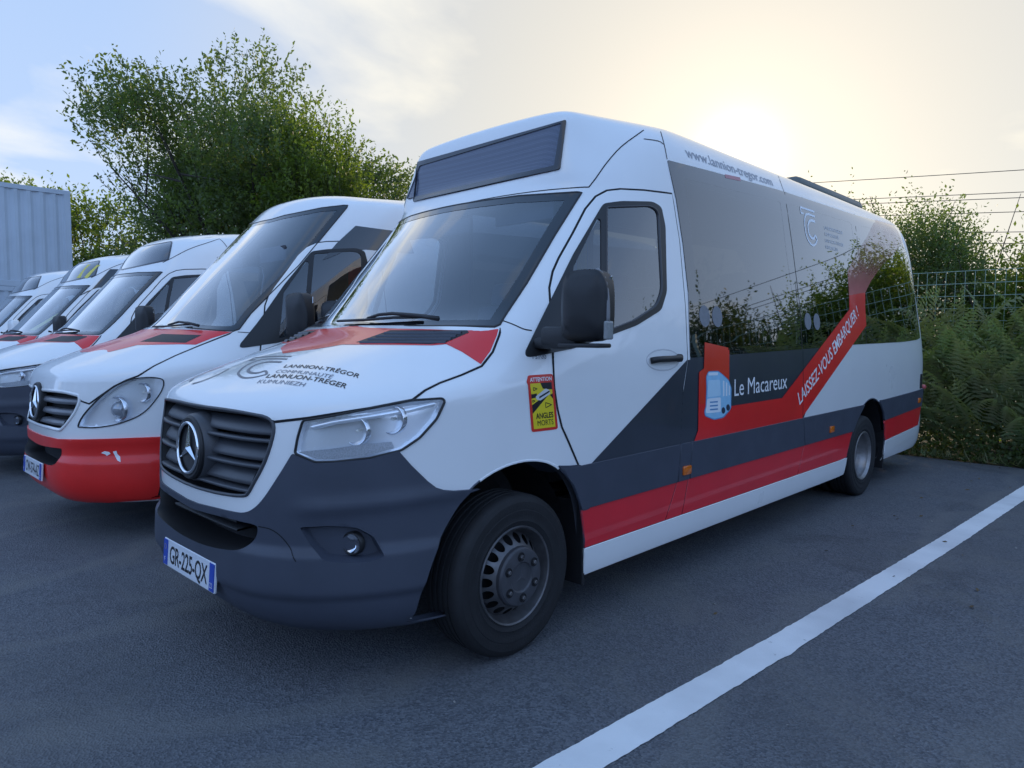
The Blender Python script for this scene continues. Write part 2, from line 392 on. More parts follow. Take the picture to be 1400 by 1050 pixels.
def patch(s, loop, name, m, parent, off=0.001, h=(0.33, 0.33), holes=(), thick=0.0, fn=None, label=None, flip=False):
    """piece of skin: region of the body surface bounded by loop (uv), minus holes, lifted by off"""
    loops = [dedupe(np.array(loop, float))]+[dedupe(np.array(q, float)) for q in holes]
    pts = []; E = []
    for lp in loops:
        b = len(pts); pts += [tuple(q) for q in lp]; E += [(b+i, b+(i+1) % len(lp)) for i in range(len(lp))]
    nb = len(pts); lo, hi = loops[0].min(0), loops[0].max(0)
    gu = np.arange(math.floor(lo[0]/h[0])*h[0], hi[0]+h[0], h[0]); gv = np.arange(math.floor(lo[1]/h[1])*h[1], hi[1]+h[1], h[1])
    G = np.stack(np.meshgrid(gu, gv), -1).reshape(-1, 2)
    ins = pip(G, loops[0])
    for q in loops[1:]: ins &= ~pip(G, q)
    G = G[ins]
    allb = np.concatenate(loops); sc = np.array([1/h[0], 1/h[1]])
    if len(G):
        keep = np.ones(len(G), bool)
        for c in range(0, len(G), 4000):
            dd = np.min(np.sum(((G[c:c+4000, None]-allb[None])*sc)**2, -1), 1); keep[c:c+4000] = dd > 0.09
        G = G[keep]; pts += [tuple(q) for q in G]
    vs, es, fs, *_ = delaunay_2d_cdt([Vector(p) for p in pts], E, [], 0, 1e-6)
    Q = np.array([(v.x, v.y) for v in vs]); Fa = np.array([f for f in fs if len(f) == 3])
    C = Q[Fa].mean(1); ins = pip(C, loops[0])
    for q in loops[1:]: ins &= ~pip(C, q)
    Fa = Fa[ins]
    d1 = Q[Fa[:, 1]]-Q[Fa[:, 0]]; d2 = Q[Fa[:, 2]]-Q[Fa[:, 0]]; neg = (d1[:, 0]*d2[:, 1]-d1[:, 1]*d2[:, 0]) < 0
    Fa[neg] = Fa[neg][:, ::-1]
    o = fn(Q) if fn else off
    P, N = s.pt(Q, o); V = P; NN = N if fn is None else None; F = [tuple(f) for f in Fa]
    if flip: F = [f[::-1] for f in F]; NN = -N if NN is not None else None
    if thick:
        Vl, Nl = [V], [N]; base = len(V)
        for li, lp in enumerate(loops):
            oo = fn(lp) if fn else off
            A, n0 = s.pt(lp, oo); B, _ = s.pt(lp, np.asarray(oo)-thick)
            T = np.roll(A, -1, 0)-np.roll(A, 1, 0); T /= np.maximum(np.linalg.norm(T, axis=1, keepdims=True), 1e-9)
            nx = np.roll(lp, -1, 0); ar = np.sum(lp[:, 0]*nx[:, 1]-nx[:, 0]*lp[:, 1])
            On = np.cross(T, n0)*(1 if ar > 0 else -1)*(1 if li == 0 else -1); k = len(lp)
            Vl += [A, B]; Nl += [On*0.6+n0*0.6, On]
            for i in range(k):
                j = (i+1) % k; q = (base+i, base+k+i, base+k+j, base+j)
                F.append(q if (ar > 0) == (li == 0) else q[::-1])
            base += 2*k
        V = np.concatenate(Vl); NN = np.concatenate(Nl) if NN is not None else None
    if NN is not None:
        NN = NN/np.maximum(np.linalg.norm(NN, axis=1, keepdims=True), 1e-9)
    return mesh(name, V+s.off*0, F, m, parent, True, NN, label)
def ribbon(s, uv, name, m, parent, w=0.005, off=0.001, closed=False, prof=None, label=None):
    """thin band along a line on the skin; prof (list of (side, height)) gives it a rounded section"""
    uv = dedupe(np.array(uv, float), 0.002) if closed else np.array(uv, float)
    if len(uv) < 2: print('skipped line', name); return None
    P, N = s.pt(uv)
    T = (np.roll(P, -1, 0)-np.roll(P, 1, 0)) if closed else np.gradient(P, axis=0)
    T /= np.maximum(np.linalg.norm(T, axis=1, keepdims=True), 1e-9); S = np.cross(N, T)
    prof = prof or [(-w/2, off), (w/2, off)]
    V = np.concatenate([P+S*a+N*b for a, b in prof]); n = len(P); F = []
    for r in range(len(prof)-1):
        for i in range(n if closed else n-1):
            j = (i+1) % n; F.append((r*n+i, r*n+j, (r+1)*n+j, (r+1)*n+i))
    F = [f[::-1] for f in F] if False else F
    return mesh(name, V, F, m, parent, len(prof) > 2, None, label)
_txt = {}
def text_mesh(body, bold=0.0, shear=0.0, spacing=1.0):
    """flat letters from the built-in font -> 2D verts (x right, y up, cap height ~0.7) and faces"""
    cu = bpy.data.curves.new('letters', 'FONT'); cu.body = body; cu.offset = bold; cu.shear = shear; cu.space_character = spacing
    cu.resolution_u = 3; o = bpy.data.objects.new('letters', cu); COL.objects.link(o)
    bpy.context.view_layer.update()
    dg = bpy.context.evaluated_depsgraph_get(); me = o.evaluated_get(dg).to_mesh()
    V = np.array([(v.co.x, v.co.y) for v in me.vertices]); F = [tuple(p.vertices) for p in me.polygons]
    o.evaluated_get(dg).to_mesh_clear(); bpy.data.objects.remove(o); bpy.data.curves.remove(cu)
    lo = V.min(0); V = V-[lo[0], 0]
    return V, F, V[:, 0].max()
def drape(s, V2, F, name, m, parent, fn, off=0.0015, label=None):
    """fn: 2D array -> uv list (one per vertex)"""
    uv = fn(V2); P, N = s.pt(uv, off)
    F2 = []
    for f in F:
        a, b, c = P[f[0]], P[f[1]], P[f[2]]
        F2.append(f if np.dot(np.cross(b-a, c-a), N[f[0]]) > 0 else f[::-1])
    return mesh(name, P, F2, m, parent, False, None, label)
def homog(src, dst):
    A = []; b = []
    for (x, y), (X, Y) in zip(src, dst):
        A.append([x, y, 1, 0, 0, 0, -X*x, -X*y]); b.append(X); A.append([0, 0, 0, x, y, 1, -Y*x, -Y*y]); b.append(Y)
    h = np.append(np.linalg.solve(np.array(A), np.array(b)), 1).reshape(3, 3)
    return lambda V: (lambda q: q[:, :2]/q[:, 2:])(np.c_[V, np.ones(len(V))] @ h.T)
# ================================================================ minibus body net
CX = np.array([0, .17, .33, .46, .58, .69, .78, .855, .91, .95, .975, .985])
CN = np.array([0, .004, .016, .042, .095, .182, .295, .435, .612, .82, 1.03, 1.25])
SIDE_Y = [1.5, 1.9, 2.4, 3.2, 4.2, 5.2, 6.1, 6.7]
def body_net(kind='A'):
    rows = []
    def bump(y0, z0, xs, zs, yr, kx=1.0, zc=None):
        X = CX*kx; X = X*(xs/X[-1]) if False else X.copy(); X[-1] = xs; X[-2] = min(X[-2], xs-0.004)
        Z = np.interp(CN, [0, .4, 1.25], [z0, (z0+zs)/2 if zc is None else zc, zs])
        t = np.clip(X/.55, 0, 1); kb = float(np.interp(z0, [.50, .66, .8], [.020, .008, 0])); return (X, y0+kb*(1-t*t*(3-2*t))+CN*(1.25-y0)/1.25, Z, xs, zs, yr)
    rows.append(bump(.14, .24, .962, .24, 7.25, .96))
    rows.append(bump(.055, .29, .974, .29, 7.32, .985))
    rows.append(bump(.012, .38, .982, .38, 7.35))
    rows.append(bump(.010, .48, .986, .48, 7.36))
    rows.append(bump(.016, .57, .985, .58, 7.36))
    rows.append(bump(.014, .68, .989, .70, 7.36))
    rows.append(bump(.020, .82, .992, .83, 7.36))
    rows.append(bump(.030, .95, .993, .95, 7.36))
    rows.append(bump(.048, 1.04, .993, 1.06, 7.355))
    rows.append(bump(.074, 1.115, .991, 1.14, 7.355, zc=1.115))
    # hood rows: X, Y, Z of the front columns
    rows.append((CX, np.array([.205, .21, .235, .27, .325, .40, .49, .61, .73, .89, 1.06, 1.27]),
                 np.array([1.192, 1.192, 1.190, 1.186, 1.182, 1.175, 1.172, 1.17, 1.17, 1.175, 1.18, 1.19]), .988, 1.19, 7.35))
    rows.append((np.array([0, .17, .33, .47, .59, .71, .80, .865, .915, .95, .972, .982]),
                 np.array([.45, .46, .485, .525, .58, .64, .71, .79, .89, 1.02, 1.17, 1.34]),
                 np.array([1.288, 1.288, 1.284, 1.276, 1.262, 1.242, 1.232, 1.225, 1.22, 1.22, 1.225, 1.235]), .985, 1.24, 7.345))
    rows.append((np.array([0, .17, .33, .47, .60, .72, .808, .865, .91, .944, .965, .976]),
                 np.array([.68, .69, .712, .75, .795, .84, .90, .965, 1.05, 1.16, 1.29, 1.43]),
                 np.array([1.36, 1.36, 1.357, 1.352, 1.345, 1.335, 1.32, 1.305, 1.295, 1.29, 1.29, 1.295]), .980, 1.30, 7.34))
    rows.append((np.array([0, .17, .33, .47, .60, .72, .806, .86, .905, .937, .957, .968]),
                 np.array([.82, .83, .852, .886, .928, .968, 1.02, 1.085, 1.17, 1.27, 1.39, 1.52]),
                 np.array([1.415, 1.415, 1.415, 1.413, 1.411, 1.408, 1.402, 1.39, 1.375, 1.365, 1.36, 1.36]), .972, 1.365, 7.335))
    wb = (np.array([0, .165, .325, .465, .595, .71, .795, .85, .893, .925, .946, .957]),
          np.array([.93, .94, .965, 1.0, 1.045, 1.09, 1.145, 1.205, 1.285, 1.38, 1.50, 1.62]),
          np.array([1.50, 1.50, 1.50, 1.498, 1.495, 1.492, 1.487, 1.48, 1.47, 1.462, 1.458, 1.458]), .962, 1.46, 7.32)
    if kind != 'B':
        wt = (np.array([0, .155, .305, .435, .555, .665, .742, .79, .83, .858, .877, .886]),
              np.array([1.50, 1.505, 1.52, 1.545, 1.58, 1.62, 1.665, 1.73, 1.83, 1.95, 2.08, 2.2]),
              np.array([2.125, 2.125, 2.125, 2.122, 2.118, 2.112, 2.10, 2.105, 2.115, 2.12, 2.125, 2.13]), .892, 2.13, 7.13)
        n = 4
    else:
        wt = (np.array([0, .155, .305, .435, .545, .635, .70, .745, .785, .815, .835, .846]),
              np.array([1.86, 1.865, 1.885, 1.915, 1.955, 2.0, 2.06, 2.14, 2.24, 2.34, 2.42, 2.5]),
              np.array([2.50, 2.50, 2.497, 2.49, 2.48, 2.465, 2.45, 2.45, 2.45, 2.45, 2.45, 2.45]), .85, 2.45, 6.98)
        n = 6
    for k in range(n):
        t = k/n; q = tuple(a*(1-t)+b*t for a, b in zip(wb, wt)); rows.append(q)
    rows.append(wt)
    if kind == 'A':
        rows.append((np.array([0, .155, .31, .44, .56, .665, .735, .785, .822, .85, .868, .878]),
                     np.array([1.545, 1.548, 1.555, 1.57, 1.59, 1.63, 1.69, 1.77, 1.88, 2.0, 2.12, 2.24]),
                     np.array([2.19, 2.19, 2.19, 2.19, 2.188, 2.185, 2.185, 2.19, 2.20, 2.21, 2.22, 2.23]), .882, 2.23, 7.08))
        rows.append((np.array([0, .16, .32, .46, .58, .66, .715, .76, .80, .83, .85, .862]),
                     np.array([1.62, 1.62, 1.62, 1.62, 1.623, 1.65, 1.72, 1.81, 1.92, 2.04, 2.16, 2.27]),
                     np.array([2.26, 2.26, 2.26, 2.26, 2.26, 2.262, 2.27, 2.28, 2.295, 2.31, 2.32, 2.33]), .866, 2.335, 7.02))
        rows.append((np.array([0, .16, .32, .46, .58, .645, .692, .735, .775, .808, .83, .842]),
                     np.array([1.665, 1.665, 1.665, 1.665, 1.668, 1.70, 1.79, 1.89, 2.0, 2.12, 2.22, 2.32]),
                     np.array([2.40, 2.40, 2.40, 2.40, 2.40, 2.40, 2.40, 2.405, 2.41, 2.415, 2.42, 2.42]), .846, 2.425, 6.96))
        rows.append((np.array([0, .16, .32, .45, .56, .615, .65, .69, .73, .765, .79, .803]),
                     np.array([1.70, 1.70, 1.70, 1.70, 1.703, 1.735, 1.85, 1.97, 2.09, 2.2, 2.30, 2.39]),
                     np.array([2.525, 2.525, 2.525, 2.523, 2.52, 2.515, 2.51, 2.51, 2.51, 2.51, 2.508, 2.505]), .807, 2.505, 6.88))
        rows.append((np.array([0, .15, .30, .42, .52, .57, .60, .63, .66, .69, .715, .73]),
                     np.array([1.76, 1.76, 1.765, 1.77, 1.78, 1.83, 1.95, 2.07, 2.19, 2.3, 2.4, 2.48]),
                     np.array([2.585, 2.583, 2.58, 2.575, 2.568, 2.565, 2.568, 2.572, 2.575, 2.577, 2.578, 2.578]), .735, 2.578, 6.8))
    elif kind == 'B':
        rows.append((wt[0]*.965, wt[1]+.12, wt[2]+.065, .815, 2.52, 6.9))
        rows.append((wt[0]*.88, wt[1]+.32, wt[2]+.11, .735, 2.59, 6.82))
    else:
        f = np.array([0, .155, .305, .435, .545, .64, .712, .765, .805, .838, .858, .868])
        yy = wt[1]
        rows.append((f*1.0, yy+.06, wt[2]+.09, .874, 2.24, 7.06))
        rows.append((f*.965, yy+.13, wt[2]+.20, .855, 2.34, 7.0))
        rows.append((f*.92, yy+.22, wt[2]+.30, .83, 2.43, 6.93))
        rows.append((f*.86, yy+.36, wt[2]+.385, .79, 2.52, 6.86))
        rows.append((f*.76, yy+.58, wt[2]+.445, .71, 2.585, 6.8))
    last = rows[-1]
    def top(k, y0, z0, xs, zs, yr):
        X = last[0]/last[0][-1]*xs; return (X, y0+(last[1]-last[1][0])*k, np.linspace(z0, zs, 12), xs, zs, yr)
    t0 = last[1][0]
    rows.append(top(.8, t0+.33, 2.615, .56, 2.630, 6.72)); rows.append(top(.5, t0+.72, 2.645, .34, 2.655, 6.66)); rows.append(top(.0, t0+1.1, 2.665, .0, 2.665, 6.62))
    net = []
    for (X, Y, Z, xs, zs, yr) in rows:
        r = [(X[i], Y[i], Z[i]) for i in range(12)]
        ys = np.array(SIDE_Y); y11 = Y[11]
        ymap = y11+(ys-1.25)*(6.7-y11)/(6.7-1.25)
        ymap = np.where(ymap > 0, y11+(ymap-y11)*((yr-.62)-y11)/(6.7-y11), ymap)
        for y in ymap: r.append((xs-0.022*max(0, (y-5.2))/2.0*(xs/.98), y, zs))
        e = r[-1][0]
        r.append((e-.008*xs, yr-.30, zs)); r.append((e-.03*xs, yr-.10, zs)); r.append((e-.11*xs, yr, zs)); r.append((e*.6, yr+.02, zs)); r.append((0, yr+.02, zs))
        net.append(r)
    return np.array(net)
# ================================================================ features traced on the body
def half(uv):
    """keep the left-hand (u >= 0) run of a traced line"""
    uv = np.array(uv); return uv[uv[:, 0] > 0.02]
def arcs(pts): return smooth_line(pts, 4)
SA = Surf(body_net('A'))
def clean_arch(uv_top): 
    uv = np.array(uv_top); a, b = uv[0].copy(), uv[-1].copy(); a[1] = -0.4; b[1] = -0.4
    return np.concatenate([[a], uv, [b]])
def box_loop(pts, s, step=0.1): return s.side(pts, step, True)

def features(S):
    F = {}
    F['archF'] = clean_arch(S.side(arcs([(.515, .27), (.53, .39), (.59, .55), (.67, .68), (.76, .77), (.88, .825), (1.02, .845), (1.15, .825), (1.25, .77), (1.33, .69), (1.385, .59), (1.42, .42), (1.43, .27)]), 0))
    F['archR'] = clean_arch(S.side(arcs([(4.86, .27), (4.90, .42), (4.98, .56), (5.10, .69), (5.26, .80), (5.44, .845), (5.60, .83), (5.74, .77), (5.83, .69), (5.90, .56), (5.925, .42), (5.93, .27)]), 0))
    # windscreen: right half of the outline, bottom centre to top centre
    w = S.px([(560, 446.5), (640, 446.3), (676, 447), (683, 444), (690, 432), (720, 387), (758.6, 321), (792, 268), (795, 263.6), (788, 263.3), (708.5, 268.4), (660, 275), (631, 279.6)], 7)
    w = half(w); w[w[:, 1] < 14.5, 1] = np.minimum(w[w[:, 1] < 14.5, 1], 99)
    F['ws'] = bothhalves(np.concatenate([[[0, w[0, 1]]], w, [[0, w[-1, 1]]]]))
    h = S.px([(277, 556), (320, 561.5), (351, 566), (376, 575), (420, 570), (506, 556.5), (563, 545.5), (580, 533), (600, 523), (630, 512), (657, 500), (672, 481), (681, 458), (683, 450)], 7)
    h = half(h); F['hood'] = bothhalves(np.concatenate([[[0, h[0, 1]-.02]], h, [[0, h[-1, 1]]]]))
    F['hoodside'] = S.px([(563, 545.5), (580, 533), (600, 523), (630, 512), (657, 500), (672, 481), (681, 458), (683, 450)], 7)
    g = half(S.px(smooth_line([(272, 554), (310, 559), (345, 565), (366, 570), (375, 580), (373.7, 599), (363, 632), (348, 661), (340, 675), (334, 678.5), (319, 678), (295, 674), (272, 668)], 3), 0))
    F['grille'] = bothhalves(np.concatenate([[[0, g[0, 1]]], g, [[0, g[-1, 1]]]]))
    b = half(S.px(smooth_line([(272, 688), (319, 699), (336, 700), (349, 694), (363, 679), (384.5, 646), (399, 622)], 4)+[(401, 620.5), (431, 633), (457, 632), (506, 627), (545, 616.5), (562, 636), (583.5, 657), (595, 666), (606, 669.5), (620, 670.5), (655, 668)], 8))
    af = S.side(arcs([(.76, .77), (.67, .68), (.59, .55), (.53, .39), (.515, .30)]), 0)
    F['bumper'] = bothhalves(np.concatenate([[[0, b[0, 1]]], b, af[1:], [[af[-1, 0]-.3, .55], [9, .35], [7, .25], [4, .2], [2, .2], [0, .2]]]))
    i = half(S.px(smooth_line([(258, 693), (290, 702), (330, 712), (350, 717), (354, 722), (352, 733), (344, 743), (335, 749), (320, 749.5), (300, 746), (280, 740), (262, 731)], 3), 0))
    F['intake'] = bothhalves(np.concatenate([[[0, i[0, 1]]], i, [[0, i[-1, 1]]]]))
    F['fog'] = S.px(rounded([(410, 720.5), (453, 718), (489, 721), (511, 733), (525, 758), (505, 765), (470, 766.5), (446, 764), (428, 748)], 5, 3), 0)
    F['hl'] = S.px(rounded([(414, 575), (448.6, 570), (506, 558.5), (563, 547.5), (605, 544.5), (608.5, 549), (597, 573), (574, 598.6), (548.6, 615.7), (506, 626), (457, 631.4), (431, 632), (403, 620), (407, 598)], 4, 3), 7)
    F['cabframe'] = S.px(rounded([(824, 279), (848, 275.5), (891, 276), (903, 283), (908.6, 310), (910.5, 399), (903, 424), (869.5, 445), (822, 463), (783, 477), (728, 488), (719, 488), (717.5, 481), (752, 411), (783, 348)], 5, 3), 8, True)
    F['cabmain'] = S.px(rounded([(829, 284), (888, 282), (899, 289), (904.5, 396), (897, 418), (866, 438), (828, 453)], [3, 6, 8, 8, 8, 3, 3], 3), 8, True)
    F['cabquarter'] = S.px(rounded([(816, 299), (821, 301), (822, 452), (784, 468), (783, 366)], 3, 3), 8, True)
    F['mirrorbase'] = S.px(rounded([(785, 360), (783, 477), (728, 488), (719, 488), (717.5, 481), (752, 411)], 3, 3), 8, True)
    F['door'] = S.px([(918, 266), (880, 261.5), (848, 260), (830, 262), (815, 270), (801, 287), (784, 320), (765, 354), (757, 372), (752.5, 394), (754, 420), (756, 450), (757, 486), (759, 530), (763, 558), (769, 583), (778, 603), (792, 636), (801, 660), (806, 693), (804, 747), (909, 710), (918, 680), (925, 650), (929, 605), (933, 529), (939, 490), (936, 420), (928, 330)], 12, True)
    sg = [(912, 219), (968.5, 233.5), (1064.5, 260), (1166, 293.4), (1205, 304), (1228, 311), (1238.6, 318), (1247.5, 338), (1256, 376.6), (1262.5, 421), (1263.5, 450), (1257, 464), (1234, 467.5), (1169, 471), (1095, 477.5), (943.5, 489), (942.5, 470), (940.5, 400), (933, 332), (924, 273)]
    F['sideglass'] = S.px(rounded(sg, [2]*4+[4, 6, 8, 6, 6, 6, 6, 6, 4]+[2]*7, 3), 14, True)
    def pane(a): return S.px(rounded(a, 3, 3), 12, True)
    F['pane1'] = pane([(934, 244), (1066, 276), (1075, 350), (1086, 425), (1089, 470), (957, 480), (954, 420), (946, 332)])
    F['pane2'] = pane([(1078, 279), (1163, 305), (1176, 400), (1179, 464), (1100, 470), (1097, 425), (1087, 350)])
    F['pane3'] = pane([(1174, 308), (1226, 323), (1240, 350), (1250, 395), (1253, 440), (1250, 455), (1192, 463), (1188, 400)])
    return F
FA = features(SA)

def smoothstep(x, a, b):
    t = np.clip((x-a)/(b-a), 0, 1); return t*t*(3-2*t)
def shelf(Q):
    """bumper section: a step lip round the lower half"""
    u, v = np.abs(Q[:, 0]), Q[:, 1]
    lip = (1-smoothstep(v, 3.75, 4.15))*(1-smoothstep(u, 7.2, 9.6))
    brow = np.exp(-((v-5.15-.04*u)/.22)**2)*smoothstep(u, 4.0, 5.2)*(1-smoothstep(u, 8.2, 9.4))
    lip *= .35+.65*smoothstep(v, 2.0, 2.35)
    return .007+.022*lip+.012*brow

def wheel_parts(bus, y, rear=False, side=1, detail=True):
    x = .965*side if not rear else .975*side
    w = MB(); tw = .205
    prof = [(-tw, .22), (-tw, .325), (-tw+.012, .343), (-tw+.03, .350), (-.157, .350), (-.155, .342), (-.146, .342), (-.144, .350), (-.125, .350), (-.123, .341), (-.113, .341), (-.111, .350), (-.092, .350), (-.090, .341), (-.080, .341), (-.078, .350), (-.060, .350), (-.058, .342), (-.050, .342), (-.048, .350), (-.03, .350), (-.012, .344), (-.001, .330), (.0015, .320), (.0035, .318), (.0045, .300), (.0035, .284), (.005, .282), (.0045, .276), (.002, .262), (-.001, .240), (.001, .236), (-.003, .228), (-.012, .207), (-.03, .203), (-.06, .203)]
    w.lathe(prof, 56, c=(x, y, .35), sgn=side)
    # shallow tread grooves
    tyre = w.build('wheel', RUBBER, bus, auto=38)
    for gx in (-.055, -.10, -.15): 
        pass
    if rear:
        MB().lathe([(-.30, .22), (-.30, .325), (-.28, .348), (-.24, .348), (-.225, .33), (-.225, .22)], 40, c=(x, y, .35), sgn=side).build('inner_tyre', RUBBER, tyre, auto=38)
        MB().lathe([(-.012, .207), (-.004, .214), (0, .206), (-.012, .196), (-.022, .188), (-.05, .184), (-.066, .172), (-.085, .168), (-.105, .160), (-.118, .135), (-.125, .10), (-.115, .062), (-.08, .058), (-.075, 0)], 48, c=(x, y, .35), sgn=side).build('rim', RIMSILVER, tyre, auto=30)
        n = MB()
        for k in range(6):
            a = k*math.pi/3; n.lathe([(-.125, .014), (-.10, .014), (-.098, 0)], 8, c=(x, y+.098*math.cos(a), .35+.098*math.sin(a)), sgn=side)
        n.build('wheel_nuts', STEEL, tyre); return tyre
    MB().lathe([(-.03, .204), (-.008, .214), (-.002, .210), (-.006, .203), (-.022, .197), (-.040, .190), (-.060, .181)], 56, c=(x, y, .35), sgn=side).build('rim', STEEL, tyre, auto=30)
    # perforated disc: annulus between r=.181 and r=.128 with 18 round holes
    K = 18; nh = 16; V = []; Fc = []
    r0, r1, rh = .128, .184, .0195; rm = .157
    def depth(r): return -.060+(.184-r)/(.184-.128)*.062
    for k in range(K):
        a0 = 2*math.pi*(k-.5)/K; a1 = 2*math.pi*(k+.5)/K; ac = 2*math.pi*k/K
        b = len(V)
        for j in range(nh):
            t = 2*math.pi*j/nh; rr = rm+rh*math.cos(t); aa = ac+rh*math.sin(t)/rm
            # outer boundary point of the cell in the same direction
            c, s_ = math.cos(t), math.sin(t); hw = (a1-a0)/2*rm; hr = (r1-r0)/2
            m = min(hr/abs(c) if abs(c) > 1e-6 else 9, hw/abs(s_) if abs(s_) > 1e-6 else 9)
            ro = rm+m*c; ao = ac+m*s_/rm
            for (R_, A_, dx) in ((rr, aa, 0), (ro, ao, 0), (rr, aa, -.003)):
                V.append((x+side*(depth(R_)+dx), y+R_*math.cos(A_), .35+R_*math.sin(A_)))
        for j in range(nh):
            j2 = (j+1) % nh; Fc.append((b+3*j, b+3*j2, b+3*j2+1, b+3*j+1)); Fc.append((b+3*j, b+3*j+2, b+3*j2+2, b+3*j2))
    mesh('rim_disc', V, Fc, STEEL, tyre, False)
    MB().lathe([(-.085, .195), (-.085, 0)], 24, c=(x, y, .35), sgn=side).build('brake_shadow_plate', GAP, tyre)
    hub = MB().lathe([(-.005, .129), (.016, .127), (.024, .120), (.026, .112), (.027, .066), (.021, .060), (.020, .056), (.020, 0)], 48, c=(x, y, .35), sgn=side).build('hub_cap', STEELDARK, tyre, auto=30)
    for k in range(6):
        a = k*math.pi/3+math.pi/2+.07
        MB().lathe([(.0275, .020), (.0295, .0195), (.0295, .0175), (.0282, .0172), (.0282, .0)], 18, c=(x, y+.090*math.cos(a), .35+.090*math.sin(a)), sgn=side)\
            .build('nut_recess', GAP, tyre, auto=30)
        MB().lathe([(.026, .010), (.036, .0098), (.038, .006), (.034, .004), (.034, 0)], 6, c=(x, y+.090*math.cos(a), .35+.090*math.sin(a)), sgn=side).build('wheel_nut', STEEL, tyre, auto=30)
    st = star_mesh(.048, .0); V = np.array(st[0]); V2 = np.stack([x+side*(.0205+V[:, 2]*.25), y+V[:, 0], .35+V[:, 1]], 1)
    mesh('hub_emblem', V2, st[1], STEELDARK, tyre)
    return tyre

def star_mesh(r, w=0.0):
    """three-pointed star, ridge raised: verts (x, y, height)"""
    V = [(0, 0, r*.16)]; F = []
    for k in range(3):
        a = math.pi/2+k*2*math.pi/3; b = a+math.pi/3
        V.append((r*math.cos(a), r*math.sin(a), r*.02)); V.append((r*.16*math.cos(b), r*.16*math.sin(b), 0.0))
    for k in range(3):
        tip = 1+2*k; right = 2+2*k; left = 2+2*((k+2) % 3)
        F.append((0, tip, right)); F.append((0, left, tip))
    return V, F
def badge(parent, c, r, tilt=0.0, hub=True):
    """emblem facing the front (-Y): ring, star, dark disc"""
    cx, cy, cz = c; M = Matrix.Rotation(tilt, 3, 'X')
    def place(V): return [tuple(M @ Vector(v)+Vector(c)) for v in V]
    b = MB().lathe([(.03, r*1.20), (-.006, r*1.18), (-.014, r*1.12), (-.014, r*1.02), (-.004, r*.98), (-.003, 0)], 40, axis='Y'); 
    bo = mesh('badge', place(b.V), b.F, BLACK, parent); sharpen(bo, 35)
    t = MB(); n = 44; pts = [(r*.93*math.cos(2*math.pi*k/n), -.014, r*.93*math.sin(2*math.pi*k/n)) for k in range(n)]
    V = []; F = []
    for i in range(n):
        a = 2*math.pi*i/n
        for j in range(8):
            q = 2*math.pi*j/8; rr = r*(.93+.07*math.cos(q)); V.append((rr*math.cos(a), -.014+.07*r*math.sin(q), rr*math.sin(a)))
    for i in range(n):
        for j in range(8): F.append((i*8+j, ((i+1) % n)*8+j, ((i+1) % n)*8+(j+1) % 8, i*8+(j+1) % 8))
    mesh('badge_ring', place(V), F, CHROME, bo, True)
    V, F = star_mesh(r*.90); mesh('badge_star', place([(x, -.010-z*.9, y) for x, y, z in V]), F, CHROME, bo)
    return bo
def plate(bus, c, text, tiltx=0.0, yaw=0.0, w=.52, h=.11):
    M = Matrix.Rotation(yaw, 3, 'Z') @ Matrix.Rotation(tiltx, 3, 'X')
    def P(V): return [tuple(M @ Vector(v)+Vector(c)) for v in V]
    b = MB().box((0, 0, 0), (w+.012, .012, h+.012), bev=.004)
    po = mesh('number_plate', P(b.V), b.F, mat('plate_white', (.72, .74, .78), .35, coat=.3, var=.05), bus)
    for sx in (-1, 1):
        q = MB().box((sx*(w/2-.018), -.0075, 0), (.042, .003, h), bev=0); mesh('plate_band', P(q.V), q.F, mat('plate_blue', (.02, .07, .42), .4, var=.05), po)
    V, F, wd = text_mesh(text, .012, 0, .95); sc = .088/.70; tw = w-.125; kx = tw/wd
    mesh('plate_letters', P([(-tw/2+x*kx, -.0068, -.038+y*.108) for x, y in V]), F, INKBLACK, po)
    V, F, wd = text_mesh('F'); mesh('plate_country', P([(-w/2+.010+x*.03, -.0095, -.042+y*.03) for x, y in V]), F, WHITEFILM, po)
    V, F, wd = text_mesh('22'); mesh('plate_district', P([(w/2-.032+x*.026, -.0095, -.042+y*.03) for x, y in V]), F, WHITEFILM, po)
    # ring of small stars reduced to a circle of dots
    d = MB()
    for k in range(12):
        a = k*math.pi/6; x0 = -w/2+.018+.011*math.cos(a); z0 = .025+.011*math.sin(a)
        d.add([(x0-.0017, -.0095, z0-.0017), (x0+.0017, -.0095, z0-.0017), (x0, -.0095, z0+.002)], [(0, 1, 2)])
    mesh('plate_stars', P(d.V), d.F, mat('plate_yellow', (.8, .6, .05), .4, var=.05), po)
    return po
def slat_strip(S, name, z, xs, prof, m, parent):
    """louvre across the nose: prof = list of (dz, offset)"""
    rows = []
    for dz, off in prof:
        uv = np.array([S.cast((x+S.off[0], -3+S.off[1], z+dz+S.off[2]), (0, 1, 0)) for x in xs]); rows.append(S.pt(uv, off)[0])
    V = np.concatenate(rows); n = len(xs); F = []
    for r in range(len(prof)-1):
        for i in range(n-1): F.append((r*n+i, r*n+i+1, (r+1)*n+i+1, (r+1)*n+i))
    return mesh(name, V, F, m, parent, True)
